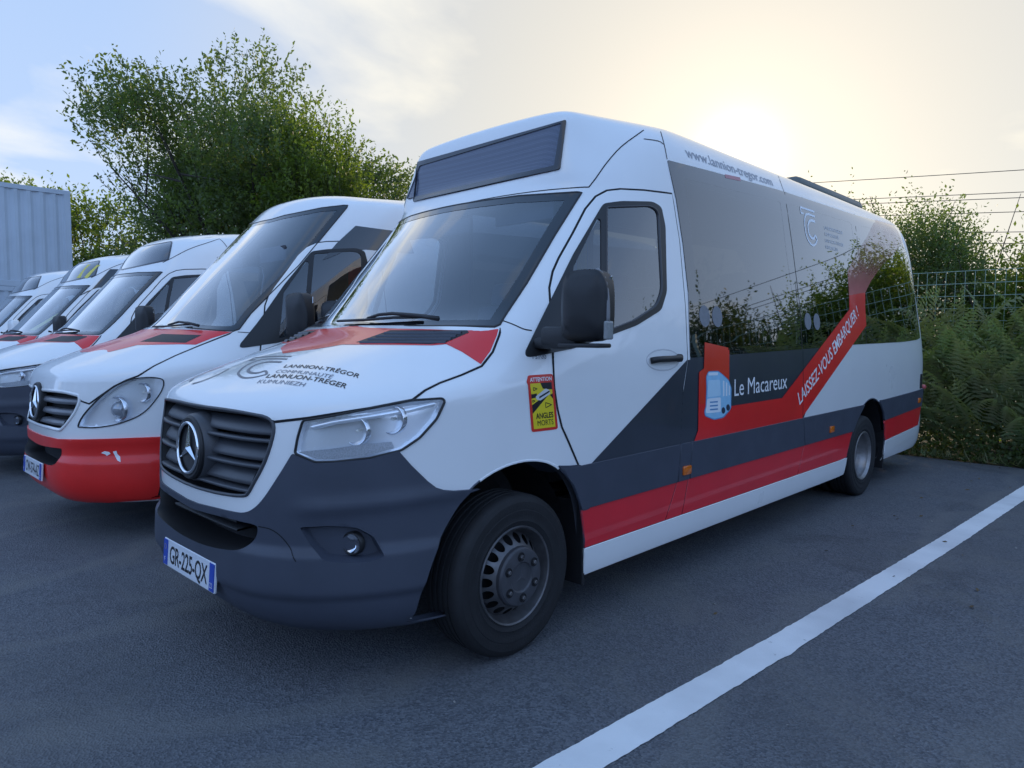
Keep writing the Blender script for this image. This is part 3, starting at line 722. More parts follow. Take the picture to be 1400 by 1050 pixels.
def lamp(S, bus, loop, kind='A'):
    """headlamp: clear lens over a silver bowl with reflectors"""
    l = patch(S, loop, 'headlight', LENS, bus, off=.004, h=(.3, .3))
    ribbon(S, loop, 'lens_seal', SEAL, l, closed=True, prof=[(-.004, -.004), (-.0035, .005), (0, .0065), (.0035, .005), (.004, -.004)])
    c = loop.mean(0); sil = mat('lamp_silver', (.92, .94, .97), .20, metal=.50)
    fn = lambda Q: -.026-.026*np.clip(1-np.abs(Q[:, 0]-c[0])/3.2, 0, 1)
    patch(S, shrink(loop, S, .004), 'lamp_housing', sil, l, h=(.18, .18), fn=fn)
    # wall between lens and housing
    A = S.pt(loop, .002)[0]; B = S.pt(shrink(loop, S, .004, False), fn(loop))[0]; n = len(loop)
    mesh('lamp_wall', np.concatenate([A, B]), [(i, (i+1) % n, n+(i+1) % n, n+i) for i in range(n)], sil, l, True)
    return l
def bowl(S, parent, uv, r, depth=.05, off=-.012, bulb=True, m=None):
    P, N = S.pt([uv]); P = P[0]; N = N[0]; ax = Vector((N[0]*.35, -1.0, N[2]*.2)).normalized(); base = Vector(P)+Vector(N)*off
    prof = []
    for k in range(9):
        t = k/8; prof.append((-depth*(1-t*t), r*t))
    prof += [(0.004, r*1.03), (0.0, r*1.08), (-.02, r*1.10)]
    m = m or mat('bowl_silver', (.78, .80, .84), .16, metal=.85, var=.05)
    q = MB().lathe(prof, 28, axis='X', sgn=1); rot = Vector((1, 0, 0)).rotation_difference(ax).to_matrix()
    V = [tuple(rot @ Vector(v)+base) for v in q.V]; o = mesh('reflector', V, q.F, m or CHROME, parent, True)
    if bulb:
        b = MB().lathe([(-depth*.9, .008), (-.012, .006), (-.004, .004), (-.002, 0)], 10); mesh('bulb', [tuple(rot @ Vector(v)+base) for v in b.V], b.F, mat('bulb_glass', (.85, .83, .75), .15, metal=.2, var=.05), parent, True)
    return o
def wiper(S, bus, pts, arm):
    """blade along pts, arm along arm: (x, y offset list given as photograph pixels)"""
    uv = S.px(pts, 20); P, N = S.pt(uv, .018)
    m = MB().tube([tuple(p) for p in P], .007, 6).build('wiper', BLACK, bus, True)
    uv = S.px(arm, 20); P, N = S.pt(uv, .034); P[-1] -= N[-1]*.015
    k = len(P); MB().tube([tuple(p) for p in P], [.007+.005*(1-i/(k-1)) for i in range(k)], 6).build('wiper_arm', BLACK, m, True)
    return m
# ================================================================ the minibus
def side_text(S, body, y, z, cap, width, name, m, parent, ang=0.0, bold=.0, shear=0, off=.002, spacing=1.0):
    V, F, w = text_mesh(body, bold, shear, spacing); sy = cap/.70; sx = width/w
    c, s_ = math.cos(ang), math.sin(ang)
    def fn(Q):
        a, b = Q[:, 0]*sx, Q[:, 1]*sy; out = []
        for q in zip(y+a*c-b*s_, z+a*s_+b*c):
            out.append(S.cast((3+S.off[0], q[0]+S.off[1], q[1]+S.off[2]), (-1, 0, 0)))
        return np.array(out)
    return drape(S, V, F, name, m, parent, fn, off)
def line_z(pairs, y): return float(np.interp(y, [p[0] for p in pairs], [p[1] for p in pairs]))
CLT = [(1.3, .78), (5.2, .805), (5.8, .815), (7.4, .85)]; RDT = [(1.3, .572), (5.0, .60), (5.8, .618), (7.4, .675)]
RDB = [(1.3, .385), (4.9, .392), (5.9, .43), (7.4, .485)]; SKB = [(1.3, .252), (4.9, .252), (5.85, .295), (7.2, .40)]
def band(S, y0, y1, top, bot, ys=None, slant0=0.0, slant1=0.0):
    """closed side loop between two height lines; slant shifts the lower end of each end edge"""
    n = max(2, int((y1-y0)/.15)); a = np.linspace(y0, y1, n+1)
    t = [(y, line_z(top, y)) for y in a]; b = [(y+(slant0*(1-i/n)+slant1*(i/n)), line_z(bot, y)) for i, y in enumerate(a)]
    return S.side(t+b[::-1], .06, True)
def arch_edge(which, z0, z1):
    """(y, z) points of the arch outline between two heights, going down"""
    F_ = [(1.25, .77), (1.33, .69), (1.385, .59), (1.42, .42), (1.43, .20)]; Rf = [(5.27, .81), (5.10, .69), (4.98, .56), (4.90, .42), (4.86, .20)]
    Rr = [(5.70, .80), (5.83, .69), (5.90, .56), (5.925, .42), (5.93, .20)]
    L = {'F': F_, 'Rf': Rf, 'Rr': Rr}[which]; zz = [p[1] for p in L][::-1]; yy = [p[0] for p in L][::-1]
    return [(float(np.interp(z, zz, yy)), z) for z in np.linspace(z0, z1, 6)]
def band_arch(S, top, bot, start=None, end=None, y0=None, y1=None):
    """band whose start and/or end follows a wheel arch"""
    def at(which):
        z1, z0 = 0, 0
        yy = {'F': 1.4, 'Rf': 5.0, 'Rr': 5.85}[which]; return arch_edge(which, line_z(top, yy), line_z(bot, yy))
    L0 = at(start) if start else [(y0[0], line_z(top, y0[0])), (y0[1], line_z(bot, y0[1]))]
    L1 = at(end) if end else [(y1[0], line_z(top, y1[0])), (y1[1], line_z(bot, y1[1]))]
    def run(a, b, pr): 
        n = max(1, int(abs(b-a)/.15)); return [(a+(b-a)*k/n, line_z(pr, a+(b-a)*k/n)) for k in range(1, n)]
    loop = L0[::-1]+run(L0[0][0], L1[0][0], top)+L1+run(L1[-1][0], L0[-1][0], bot)
    return S.side(loop, .07, True)

def shell(S, F, bus, holes_side, hd=.25):
    """painted body and its dark lining, with every opening cut out"""
    un, vn = S.umax, S.vmax; e = .0
    us = np.linspace(-un, un, 2*un*3+1); vs = np.linspace(0, vn-.02, vn*3+1)
    rect = np.concatenate([np.stack([us, us*0], 1), np.stack([vs*0+un, vs], 1)[1:], np.stack([us[::-1], us*0+vn-.02], 1)[1:], np.stack([vs*0-un, vs[::-1]], 1)[1:-1]])
    holes = [shrink(F['ws'], S, .02), F['grille'], F['archF'], mirror(F['archF']), F['archR'], mirror(F['archR'])]
    for k in holes_side: holes += [F[k], mirror(F[k])]
    b = patch(S, rect, 'body', PAINT, bus, off=0.0, h=(hd, hd), holes=holes)
    inner = [shrink(F['ws'], S, .03), F['archF'], mirror(F['archF']), F['archR'], mirror(F['archR']), F['grille']]
    for k in holes_side:
        inner += [F[k], mirror(F[k])]
    patch(S, rect, 'interior_lining', LINER, bus, off=-.045, h=(.8, .8), holes=inner)
    return b
def cabin(S, bus, y_end=7.2, seats=True):
    """floor, dashboard, seats, steering wheel, grab rails"""
    MB().box((0, 4.4, .64), (1.25, 5.6, .05)).build('floor', LINER, bus)
    for s_ in (-1, 1): MB().box((s_*.50, 3.6, .42), (.10, 4.2, .16)).build('chassis_rail', BLACK, bus)
    MB().box((0, 5.33, .35), (1.5, .14, .14)).build('rear_axle', BLACK, bus); MB().box((0, 1.0, .35), (1.4, .10, .10)).build('front_axle', BLACK, bus); MB().box((.2, 2.6, .36), (.7, 1.0, .22), bev=.03).build('fuel_tank', BLACK, bus)
    # wheel-well tubs
    for s_ in (-1, 1):
        for yc, rr in ((.975, .47), (5.40, .51)):
            prof = [(.0, rr), (.30, rr), (.32, rr*.9), (.33, 0)]; t = MB(); V = []; Fc = []; n = 20
            for a, r in prof:
                for k in range(n+1):
                    an = math.pi*(k/n)*1.2-.1*math.pi; dn = max(0, -an, an-math.pi)*.06; an = min(max(an, 0), math.pi); V.append((s_*((.85 if yc < 2 else .955)-a), yc+r*math.cos(an), .375-dn+r*.99*math.sin(an)))
            for i in range(3):
                for k in range(n): Fc.append((i*(n+1)+k, i*(n+1)+k+1, (i+1)*(n+1)+k+1, (i+1)*(n+1)+k))
            mesh('wheel_housing', V, Fc, BLACK, bus)
    d = MB().box((0, 1.22, 1.17), (1.70, .50, .34), bev=.06).box((.38, 1.36, 1.34), (.42, .20, .10), bev=.04).box((0, 1.42, 1.05), (.36, .2, .42), bev=.04)
    MB().box((0, 1.50, 1.98), (.24, .03, .09), bev=.01).build('interior_mirror', BLACK, bus); MB().box((0, 1.52, 2.04), (.02, .03, .06)).build('mirror_stalk', BLACK, bus)
    for sx in (-.42, .42): MB().box((sx, 1.60, 2.03), (.42, .02, .12), bev=.005).build('sun_visor', LINER, bus)
    MB().box((-.25, 1.12, 1.375), (.30, .20, .012)).build('paper_sheet', WHITEFILM, bus)
    d.build('dashboard', mat('dashboard_plastic', (.05, .053, .062), .6, var=.1, bump=.1, bscale=300), bus, auto=40)
    sw = MB(); n = 24; c = Vector((.40, 1.62, 1.33)); ax = Matrix.Rotation(R(-62), 3, 'X')
    pts = [tuple(ax @ Vector((.20*math.cos(2*math.pi*k/n), 0*1, .20*math.sin(2*math.pi*k/n)))+c) for k in range(n+1)]
    pts = [tuple(Matrix.Rotation(R(28), 3, 'X') @ Vector((.20*math.cos(2*math.pi*k/n), 0, .20*math.sin(2*math.pi*k/n)))+c) for k in range(n+1)]
    sw.tube(pts, .015, 8); sw.box(tuple(c), (.36, .03, .05), bev=.01); sw.tube([tuple(c), (.40, 1.36, 1.18)], .03, 8)
    sw.build('steering_wheel', BLACK, bus, auto=40)
    def seat(x, y, z0=.92, w=.46):
        q = MB().box((x, y, z0), (w, .46, .12), bev=.04); rot = Matrix.Rotation(R(-12), 3, 'X')
        q.box((x, y+.28, z0+.36), (w-.03, .11, .66), rot, bev=.04); q.box((x, y+.36, z0+.76), (.26, .09, .17), rot, bev=.04); q.box((x, y, z0-.15), (.3, .35, .2))
        q.build('seat', SEATMAT, bus, auto=40)
    seat(.42, 2.0, .90, .50); seat(-.45, 2.0, .90, .50)
    if seats:
        for k in range(5):
            for x in (.68, .24, -.62): seat(x, 3.15+k*.78, .98, .42)
        MB().box((0, 2.62, 1.35), (.04, .05, 1.3)).build('partition_post', YELLOWRAIL, bus)
    return
def build_mirror(S, bus, side=1, m=None, base=None, c=(1.20, 1.145, 1.497)):
    m = m or BLACK
    bm = bmesh.new(); bmesh.ops.create_cube(bm, size=1.0)
    bmesh.ops.subdivide_edges(bm, edges=bm.edges, cuts=7, use_grid_fill=True)
    for v in bm.verts:
        x, y, z = v.co*2
        # superellipse front outline, domed face towards the front, flat rear
        def se(a, b, n): l = (abs(a)**n+abs(b)**n)**(1/n); k = max(abs(a), abs(b)); return (a*k/l, b*k/l) if l > 1e-9 else (a, b)
        x2, z2 = se(x, z, 4.2)
        if z > 0: x2 *= 1-.10*z2*z2
        if x < 0 and z > 0: x2 *= 1-.12*z2
        rr = max(abs(x2), abs(z2)); d = (1-rr**3.5*.62) if y < 0 else 1.0-.25*rr**6
        v.co = Vector((x2*.108, y*.062*d if y < 0 else y*.050*d, z2*.146))
    rz = Matrix.Rotation(side*R(9), 4, 'Z')
    V = [tuple((rz @ v.co)+Vector((c[0]*1.0, c[1], c[2]))) for v in bm.verts]; bm.verts.index_update(); Fc = [[v.index for v in f.verts] for f in bm.faces]; bm.free()
    if side < 0: V = [(-x, y, z) for x, y, z in V]; Fc = [f[::-1] for f in Fc]
    o = mesh('mirror', V, Fc, m, bus, True)
    a = MB(); a.box((c[0]-.135, c[1]+.015, c[2]-.125), (.20, .085, .085), bev=.02); a.box((c[0]-.20, c[1]+.03, c[2]-.155), (.16, .10, .05), bev=.015)
    a.box((c[0]-.02, c[1]+.01, c[2]-.162), (.22, .085, .018), bev=.006)
    if side < 0: a.V = [(-x, y, z) for x, y, z in a.V]; a.F = [f[::-1] for f in a.F]
    a.build('mirror_arm', BLACK, o, auto=40)
    e = MB(); pts = [(c[0]+.045, c[1]+.005, c[2]+.144), (c[0]+.085, c[1]+.0, c[2]+.105), (c[0]+.102, c[1]-.0, c[2]+.02), (c[0]+.105, c[1]-.0, c[2]-.07)]
    if side > 0:
        e.tube([tuple(p) for p in smooth_line(pts, 4)], .011, 8).build('mirror_trim', mat('mirror_trim_grey', (.20, .20, .21), .5, var=.1), o, True)
        MB().box((c[0]+.108, c[1]+.004, c[2]-.100), (.018, .05, .075), bev=.007).build('turn_lamp', mat('turn_lamp_clear', (.30, .31, .31), .25, coat=.6, var=.2, scale=60), o)
    g = MB().box((c[0], c[1]+.049, c[2]), (.18, .006, .24), Matrix.Rotation(side*0, 3, 'Z'), bev=.002)
    if side < 0: g.V = [(-x, y, z) for x, y, z in g.V]; g.F = [f[::-1] for f in g.F]
    g.build('mirror_glass', CHROME, o)
    return o

def front_end(S, F, bus, plate_text='GR-225-QX', bumper_mat=None, fine=True):
    bp = patch(S, F['bumper'], 'bumper', bumper_mat or CLAD, bus, h=(.16, .12) if fine else (.3, .2), holes=[F['intake'], F['fog'], mirror(F['fog'])], thick=.02, fn=shelf)
    for lp, dep, nm in ((F['intake'], -.14, 'intake'), (F['fog'], -.028, 'fog_recess'), (mirror(F['fog']), -.028, 'fog_recess')):
        A = S.pt(lp, shelf(lp)+.0005)[0]; il = shrink(lp, S, .012 if nm != 'intake' else .004, False); B = S.pt(il, dep)[0]; n = len(lp)
        mesh(nm+'_wall', np.concatenate([A, B]), [(i, (i+1) % n, n+(i+1) % n, n+i) for i in range(n)], CLAD if nm != 'intake' else BLACK, bp, True)
        fl = patch(S, il, nm, CLAD if nm != 'intake' else GAP, bp, off=dep, h=(.3, .3))
    for k in range(2):
        slat_strip(S, 'intake_fin', .60+.035*k, np.linspace(-.32, .32, 13), [(-.004, -.11), (-.004, -.03), (.004, -.03), (.004, -.11)], BLACK, bp)
    for s_ in (1, -1):
        uv = F['fog'].mean(0)*[s_, 1]+[s_*.25, 0]; P, N = S.pt([uv], -.028); P, N = P[0], N[0]
        rot = Vector((1, 0, 0)).rotation_difference(Vector((N[0]*.5, -1, 0)).normalized()).to_matrix()
        q = MB().lathe([(-.005, .046), (.018, .044), (.022, .039), (.016, .037)], 28); fo = mesh('fog_lamp', [tuple(rot @ Vector(v)+Vector(P)) for v in q.V], q.F, BLACK, bp, True)
        q = MB().lathe([(-.004, .0), (-.002, .02), (.014, .037)], 28); mesh('fog_reflector', [tuple(rot @ Vector(v)+Vector(P)) for v in q.V], q.F, CHROME, bp, True)
        q = MB().lathe([(.016, .037), (.022, .024), (.025, .0)], 28); mesh('fog_lens', [tuple(rot @ Vector(v)+Vector(P)) for v in q.V], q.F, LENS, bp, True)
    if fine:
        for s_ in (1, -1):
            a = SA.px(smooth_line([(355, 719), (372, 723), (386, 733), (398, 748), (409, 765)], 4), 0)
            if s_ < 0: a = mirror(a)
            P, N = S.pt(a, shelf(a)+.0008); T_ = np.gradient(P, axis=0); T_ /= np.linalg.norm(T_, axis=1, keepdims=True); W_ = np.cross(N, T_)*.0022; k = len(a)
            mesh('bumper_seam', np.concatenate([P-W_, P+W_]), [(i, i+1, k+i+1, k+i) for i in range(k-1)], GAP, bp)
    # grille
    gl = F['grille']; g = patch(S, shrink(gl, S, .003), 'grille', GAP, bus, off=-.095, h=(.4, .4))
    A = S.pt(gl, .006)[0]; B = S.pt(shrink(gl, S, .003, False), -.095)[0]; n = len(gl)
    mesh('grille_wall', np.concatenate([A, B]), [(i, (i+1) % n, n+(i+1) % n, n+i) for i in range(n)], BLACK, g, True)
    GS = mat('grille_grey', (.060, .063, .072), .42, var=.1, bump=.04, bscale=500)
    ribbon(S, gl, 'grille_rim', GS, g, closed=True, prof=[(-.010, .001), (-.008, .007), (0, .008), (.004, .002), (.008, -.03)] if S is not None else None)
    def xlim(z):  # half-width of the opening at a height
        P = S.pt(gl)[0]; best = .2
        for a, b in zip(P, np.roll(P, -1, 0)):
            if (a[2]-z)*(b[2]-z) <= 0 and a[0] > 0 and abs(a[2]-b[2]) > 1e-6: best = max(best, a[0]+(b[0]-a[0])*(z-a[2])/(b[2]-a[2]))
        return best-.005
    for z in (.975, .876, .778):
        xm = min(xlim(z+.02), xlim(z-.008)); xs = np.linspace(-xm, xm, 17 if fine else 9)
        slat_strip(S, 'grille_slat', z, xs, [(.096, -.085), (.082, -.052), (.060, -.032), (.038, -.020), (.024, -.016), (.020, -.022), (.020, -.085)], GS, g)
        slat_strip(S, 'grille_fin', z, xs, [(.008, -.085), (.007, -.006), (.003, 0.0), (-.006, -.001), (-.009, -.008), (-.006, -.085)], GS, g)
    P, N = S.pt([S.cast((S.off[0], -3+S.off[1], .90+S.off[2]), (0, 1, 0))])
    MB().lathe([(.05, .150), (.0, .142), (-.008, .135), (-.010, .12)], 40, axis='Y', c=(0, P[0][1]+.004, .90)).build('badge_mount', GS, g, auto=40)
    badge(g, (0, P[0][1]-.006, .90), .112, R(-3))
    if plate_text: 
        P, N = S.pt([S.cast((S.off[0], -3+S.off[1], .425+S.off[2]), (0, 1, 0))]); plate(bus, (0, P[0][1]-.029, .410), plate_text, R(-4))
    for s_ in (1, -1):
        lp = F['hl'] if s_ > 0 else mirror(F['hl'])
        if s_ < 0 and not fine: continue
        l = lamp(S, bus, lp)
        def at(x, y): 
            uv = np.array(SA.px([(x, y)], 0)[0]); uv[0] *= s_; return uv
        bowl(S, l, at(486, 590), .052, .055, -.030); bowl(S, l, at(537, 574), .055, .055, -.032)
        dr = SA.px([(406, 618), (432, 628), (457, 628), (506, 622), (540, 613), (536, 604), (500, 607), (450, 614)], 10)
        if s_ < 0: dr = mirror(dr)
        patch(S, dr, 'running_light', mat('ribbed_lens', (.55, .58, .62), .2, metal=.35, var=.3, scale=220), l, off=-.006, h=(.3, .3))
        w1 = SA.px([(424, 584), (455, 577), (510, 569), (560, 560), (596, 551)], 12)
        if s_ < 0: w1 = mirror(w1)
        ribbon(S, w1, 'lamp_brow', mat('lamp_silver', (.5, .5, .5)), l, prof=[(-.012, -.03), (-.008, -.008), (.006, -.008), (.010, -.03)])
def screens(S, F, bus, cab=True, fine=True):
    ws = F['ws']; inner = shrink(ws, S, .048)
    w = patch(S, ws, 'windscreen', WINDSH, bus, off=.002, h=(.4, .33))
    patch(S, ws, 'windscreen_border', WSBAND, w, off=.0035, h=(.4, .33), holes=[inner])
    ribbon(S, ws, 'windscreen_seal', SEAL, w, closed=True, prof=[(-.006, .0), (-.004, .006), (.003, .006), (.006, .0)])
    return w
def cab_door(S, F, bus, side=1, fine=True, glassmat=None):
    lp = F['door'] if side > 0 else mirror(F['door']); fr = F['cabframe'] if side > 0 else mirror(F['cabframe'])
    d = patch(S, lp, 'front_door', PAINT, bus, off=.004, h=(.3, .3), holes=[shrink(fr, S, .01)], thick=.008)
    ribbon(S, lp, 'door_gap', GAP, d, w=.022, off=.0012, closed=True)
    mq = [F[k] if side > 0 else mirror(F[k]) for k in ('cabmain', 'cabquarter')]
    f = patch(S, fr, 'window_frame', SEAL, d, off=.007, h=(.3, .3), holes=mq, thick=.012)
    for q in mq: patch(S, q, 'door_window', glassmat or CABGLASS, d, off=.001, h=(.4, .4)); 
    if fine and side > 0: 
        ribbon(S, mq[0], 'window_seal', mat('seal_grey', (.05, .05, .055), .35, var=.05), d, closed=True, prof=[(-.004, .001), (-.002, .010), (.003, .010), (.005, .006)])
        # handle: recessed oval cup, bar across it
        uv = S.side([(1.91, 1.25)], 0)[0]
        cup = S.side([(2.075+.16*math.cos(t), 1.252+.055*math.sin(t)) for t in np.linspace(0, 2*math.pi, 25)[:-1]], 0)
        patch(S, cup, 'handle_cup', PAINT, d, off=.006, h=(.1, .05), fn=lambda Q: .0045+0*Q[:, 0])
        ribbon(S, cup, 'handle_cup_edge', mat('white_paint_edge', (.55, .55, .56), .4, var=.05), d, closed=True, prof=[(-.004, .0045), (0, .006), (.004, .0045)])
        P, N = S.pt(S.side([(1.95, 1.25), (1.99, 1.255), (2.10, 1.256), (2.20, 1.258), (2.215, 1.258)], 0), .030); P[0] -= N[0]*.022; P[-1] -= N[-1]*.022
        MB().tube([tuple(p) for p in smooth_line(P, 3)], .017, 10).build('door_handle', BLACK, d, True)
        P, N = S.pt(S.side([(2.205, 1.258)], 0), .035); MB().lathe([(-.02, .022), (.0, .021), (.003, .012), (.003, 0)], 16, c=tuple(P[0])).build('handle_lock', BLACK, d, auto=30)
    return d
def bus_a():
    S, F = SA, FA
    bus = empty('minibus', (0, 0, 0))
    tag(bus, 'nearest white minibus, grey and red stripes down its side and dark sign above the windscreen', 'minibus', 'minibuses parked side by side')
    F['hlh'] = shrink(F['hl'], S, .003); F['cabhole'] = shrink(F['cabframe'], S, .02); F['sidehole'] = shrink(F['sideglass'], S, .03)
    shell(S, F, bus, ['hlh', 'cabhole', 'sidehole', 'fog', 'intake'])
    screens(S, F, bus); front_end(S, F, bus)
    cabin(S, bus)
    # bonnet
    hd = patch(S, F['hood'], 'bonnet', PAINT, bus, off=.004, h=(.3, .25), thick=.010)
    ribbon(S, np.concatenate([F['hood']]), 'bonnet_gap', GAP, hd, w=.020, off=.0012, closed=True)
    for s_ in (1, -1):
        f = (lambda q: q) if s_ > 0 else mirror
        vent = f(S.px([(487, 469.5), (534, 453), (639, 453), (641.5, 456), (610, 469.5), (589, 472)], 12, True))
        vo = patch(S, vent, 'bonnet_vent', BLACK, hd, off=.0062, h=(.2, .2))
        for k in range(4):
            yy = 470-k*4.2; a = S.px([(493+k*11, yy), (610+k*7, yy-.5)], 20)
            if s_ < 0: a = mirror(a)
            ribbon(S, a, 'vent_slat', CLAD, vo, prof=[(-.010, .004), (-.004, .012), (.004, .012), (.008, .005)])
    red = half(S.px([(430, 479), (468, 472.5), (500, 472.5), (554, 473), (592, 473.5), (610, 471.7), (631, 482), (657, 499), (670, 481), (679, 460), (681.5, 451)], 9))
    h0 = F['hood']; 
    red = np.concatenate([[[0, red[0, 1]-.25]], red, [[0, red[-1, 1]]]])
    vl = [S.px([(487, 469.5), (534, 453), (639, 453), (641.5, 456), (610, 469.5), (589, 472)], 12, True)]
    patch(S, bothhalves(red), 'red_bonnet_film', RED, hd, off=.0052, h=(.3, .25), holes=[vl[0], mirror(vl[0])])
    # bonnet lettering, set square to the bus
    def bonnet_text(body, x, y, cap, width, bold, m=INKBLACK):
        V, Fc, w = text_mesh(body, bold, .0)
        def fn(Q): return np.array([S.cast((x+q[0]*width/w, y+q[1]*cap/.7, 4), (0, 0, -1)) for q in Q])
        drape(S, V, Fc, 'bonnet_letters', m, hd, fn, .0056)
    for txt, quad, bold, m in BTXT:
        V, Fc, w = text_mesh(txt, bold); (bx, by), wd, ang, cap = quad; ca, sa = math.cos(R(ang)), math.sin(R(ang))
        def fn(Q): return np.array([S.cast((bx+q[0]/w*wd*ca-q[1]/.7*cap*.62, by+q[0]/w*wd*sa+q[1]/.7*cap*.86, 4), (0, 0, -1)) for q in Q])
        drape(S, V, Fc, 'bonnet_letters', m, hd, fn, .0056)
    swirl(S, hd, 'bonnet_logo', mat('logo_grey', (.16, .165, .19), .4, var=.05), .0056, 'px', 0, 0, 0, 1.0)
    for a in ([(-.30, .30), (-.36, .25), (-.37, .19), (-.33, .15)], [(-.16, .26), (-.15, .20), (-.19, .15), (-.25, .13)]): ribbon(S, S.top(smooth_line(a, 5), 0), 'bonnet_logo', MATS['logo_grey'], hd, w=.013, off=.0056)
    # wipers
    wiper(S, bus, [(464, 443), (500, 441.5), (540, 438.5), (578, 438)], [(602, 444.5), (575, 440), (541, 436.5), (505, 439.5)])
    wiper(S, bus, [(405, 447), (440, 448.2)], [(445, 447), (425, 445)])
    # doors, mirrors
    for s_ in (1, -1): cab_door(S, F, bus, s_)
    build_mirror(S, bus, 1); build_mirror(S, bus, -1, c=(1.25, 1.22, 1.505))
    # side glazing
    for s_ in (1, -1):
        f = (lambda q: q) if s_ > 0 else mirror
        b = patch(S, f(F['sideglass']), 'window_border', CERAMIC, bus, off=.004, h=(.5, .4), thick=.006, holes=[f(F[k]) for k in ('pane1', 'pane2', 'pane3')])
        for k in ('pane1', 'pane2', 'pane3'): patch(S, f(F[k]), 'side_window', DARKGLASS, bus, off=.0035, h=(.5, .4))
        if s_ > 0:
            for a in ([(1072, 263), (1083, 340), (1093, 420), (1096, 478)], [(1167, 293), (1180, 400), (1184, 470)]): ribbon(S, S.px(a, 20), 'glass_joint', SEAL, b, w=.010, off=.0046)
    # coloured films on the flank
    def flank(loop, name, m, off, parent=bus, **k): return patch(S, loop, name, m, parent, off=off, h=(.3, .25), **k)
    door_film = S.px([(806, 635), (939.5, 491), (933, 529), (929, 612), (900, 620), (808, 643)], 12, True)
    flank(door_film, 'grey_door_film', GREYFILM, .0052)
    side_film = S.px([(946, 484), (1095, 472.5), (1131, 470), (1097, 577), (1000, 598), (942.5, 611), (943.6, 485)], 14, True)
    flank(side_film, 'grey_side_film', GREYFILM, .0012)
    pil = S.px([(940.5, 492), (943.8, 492), (942.8, 611), (929.5, 614), (933.5, 540)], 12, True); flank(pil, 'grey_pillar_film', GREYFILM, .0012)
    r1 = S.px([(953.5, 588), (954.7, 509), (961.4, 503.7), (996, 478), (996, 552), (999, 555), (1066, 544.5), (1068, 544.5), (1160.4, 423), (1160, 404), (1182, 400), (1182, 421), (1183.5, 445), (1096.5, 569.5), (1097, 576), (1000, 597), (946, 609)], 12, True)
    flank(r1, 'red_side_film', RED, .0054)
    flank(S.px([(962.5, 468), (994.5, 475.4), (996, 523.6), (996, 551), (956, 552), (954.9, 509), (961.4, 503.7)], 9, True), 'orange_red_flag', ORANGERED, .0058)
    fade = fade_mat(); flank(S.px([(1160, 404), (1158, 372), (1168, 348), (1184, 325), (1196, 300), (1228, 309), (1236, 322), (1226, 343), (1206, 362), (1190, 384), (1182, 400)], 10, True), 'fading_red_film', fade, .0056)
    # raised plastic panels, red band and white skirt
    def lower(name, m, off, top, bot, key, **kw):
        return patch(S, band_arch(S, top, bot, **kw), name, m, bus, off=off, h=(.3, .2), thick=off+.002)
    segs = [dict(start='F', y1=(2.243, 2.225)), dict(y0=(2.256, 2.238), y1=(2.362, 2.352)), dict(y0=(2.375, 2.365), y1=(3.925, 3.985)), dict(y0=(3.938, 3.998), end='Rf'), dict(start='Rr', y1=(7.26, 7.20))]
    segs2 = [dict(start='F', y1=(2.225, 2.12)), dict(y0=(2.236, 2.13), y1=(2.347, 2.29)), dict(y0=(2.358, 2.30), y1=(3.985, 3.89)), dict(y0=(3.996, 3.90), end='Rf'), dict(start='Rr', y1=(7.20, 7.08))]
    for q in (dict(start='F', end='Rf'), dict(start='Rr', y1=(7.255, 7.08))): patch(S, band_arch(S, [(a, b-.006) for a, b in CLT], [(a, b-.02) for a, b in RDB], **q), 'band_backing', GAP, bus, off=.0045, h=(.3, .2))
    T2 = [(a, b-.004) for a, b in RDT]; T3 = [(a, b-.004) for a, b in RDB]
    for kw in segs: lower('side_cladding', CLAD, .014, CLT, RDT, 0, **kw)
    for kw in segs2: lower('red_band', REDSKIRT, .007, T2, RDB, 0, **kw)
    for kw in (dict(start='F', end='Rf'), dict(start='Rr', y1=(7.08, 6.95))): lower('white_skirt', PAINT, .012, T3, SKB, 0, **kw)
    # arch flare piece behind the front wheel and lips
    fl = S.side(rounded([(1.22, .80), (1.30, .79), (1.375, .785), (1.43, .68), (1.46, .575), (1.44, .565), (1.395, .565), (1.385, .59), (1.33, .69), (1.25, .77)], .01, 2), .05, True)
    patch(S, fl, 'arch_cladding', CLAD, bus, off=.010, h=(.2, .2), thick=.012)
    for s_ in (1, -1):
        for k in ('archF', 'archR'):
            a = F[k][2:-2] if s_ > 0 else mirror(F[k])[2:-2]
            pr = [(-.006, .0005), (0, .003), (.004, .001), (.006, -.05)] if s_ > 0 else [(-.006, -.05), (-.004, .001), (0, .003), (.006, .0005)]
            z = S.pt(a)[0][:, 2]; top = np.where(z > (.785 if k == 'archF' else .80))[0]
            ribbon(S, a[top[0]:top[-1]+1], 'arch_lip', PAINT if k == 'archF' else CLAD, bus, prof=pr)
            p2 = [(-.004, .001), (0, .008), (.003, .006), (.004, -.010)] if s_ > 0 else [(-.004, -.010), (-.003, .006), (0, .008), (.004, .001)]
            for q in (a[:top[0]+1], a[top[-1]:]): ribbon(S, q, 'arch_lip', CLAD, bus, prof=p2)
    # mud flaps
    MB().box((.895, 1.428, .40), (.17, .02, .40), bev=.006).build('mud_flap', BLACK, bus); MB().box((.86, 5.945, .34), (.22, .02, .36), bev=.006).build('mud_flap', BLACK, bus)
    # orange side lamps
    for y, z in ((2.315, .635), (4.50, .665), (7.02, .735)):
        P, N = S.pt(S.side([(y, z)], 0), .017); MB().box(tuple(P[0]), (.018, .085, .052), bev=.008).build('side_marker', AMBER, bus, auto=40)
    P, N = S.pt(S.side([(7.11, .93)], 0), .002); MB().box(tuple(P[0]), (.014, .06, .15), bev=.004).build('rear_vent', BLACK, bus)
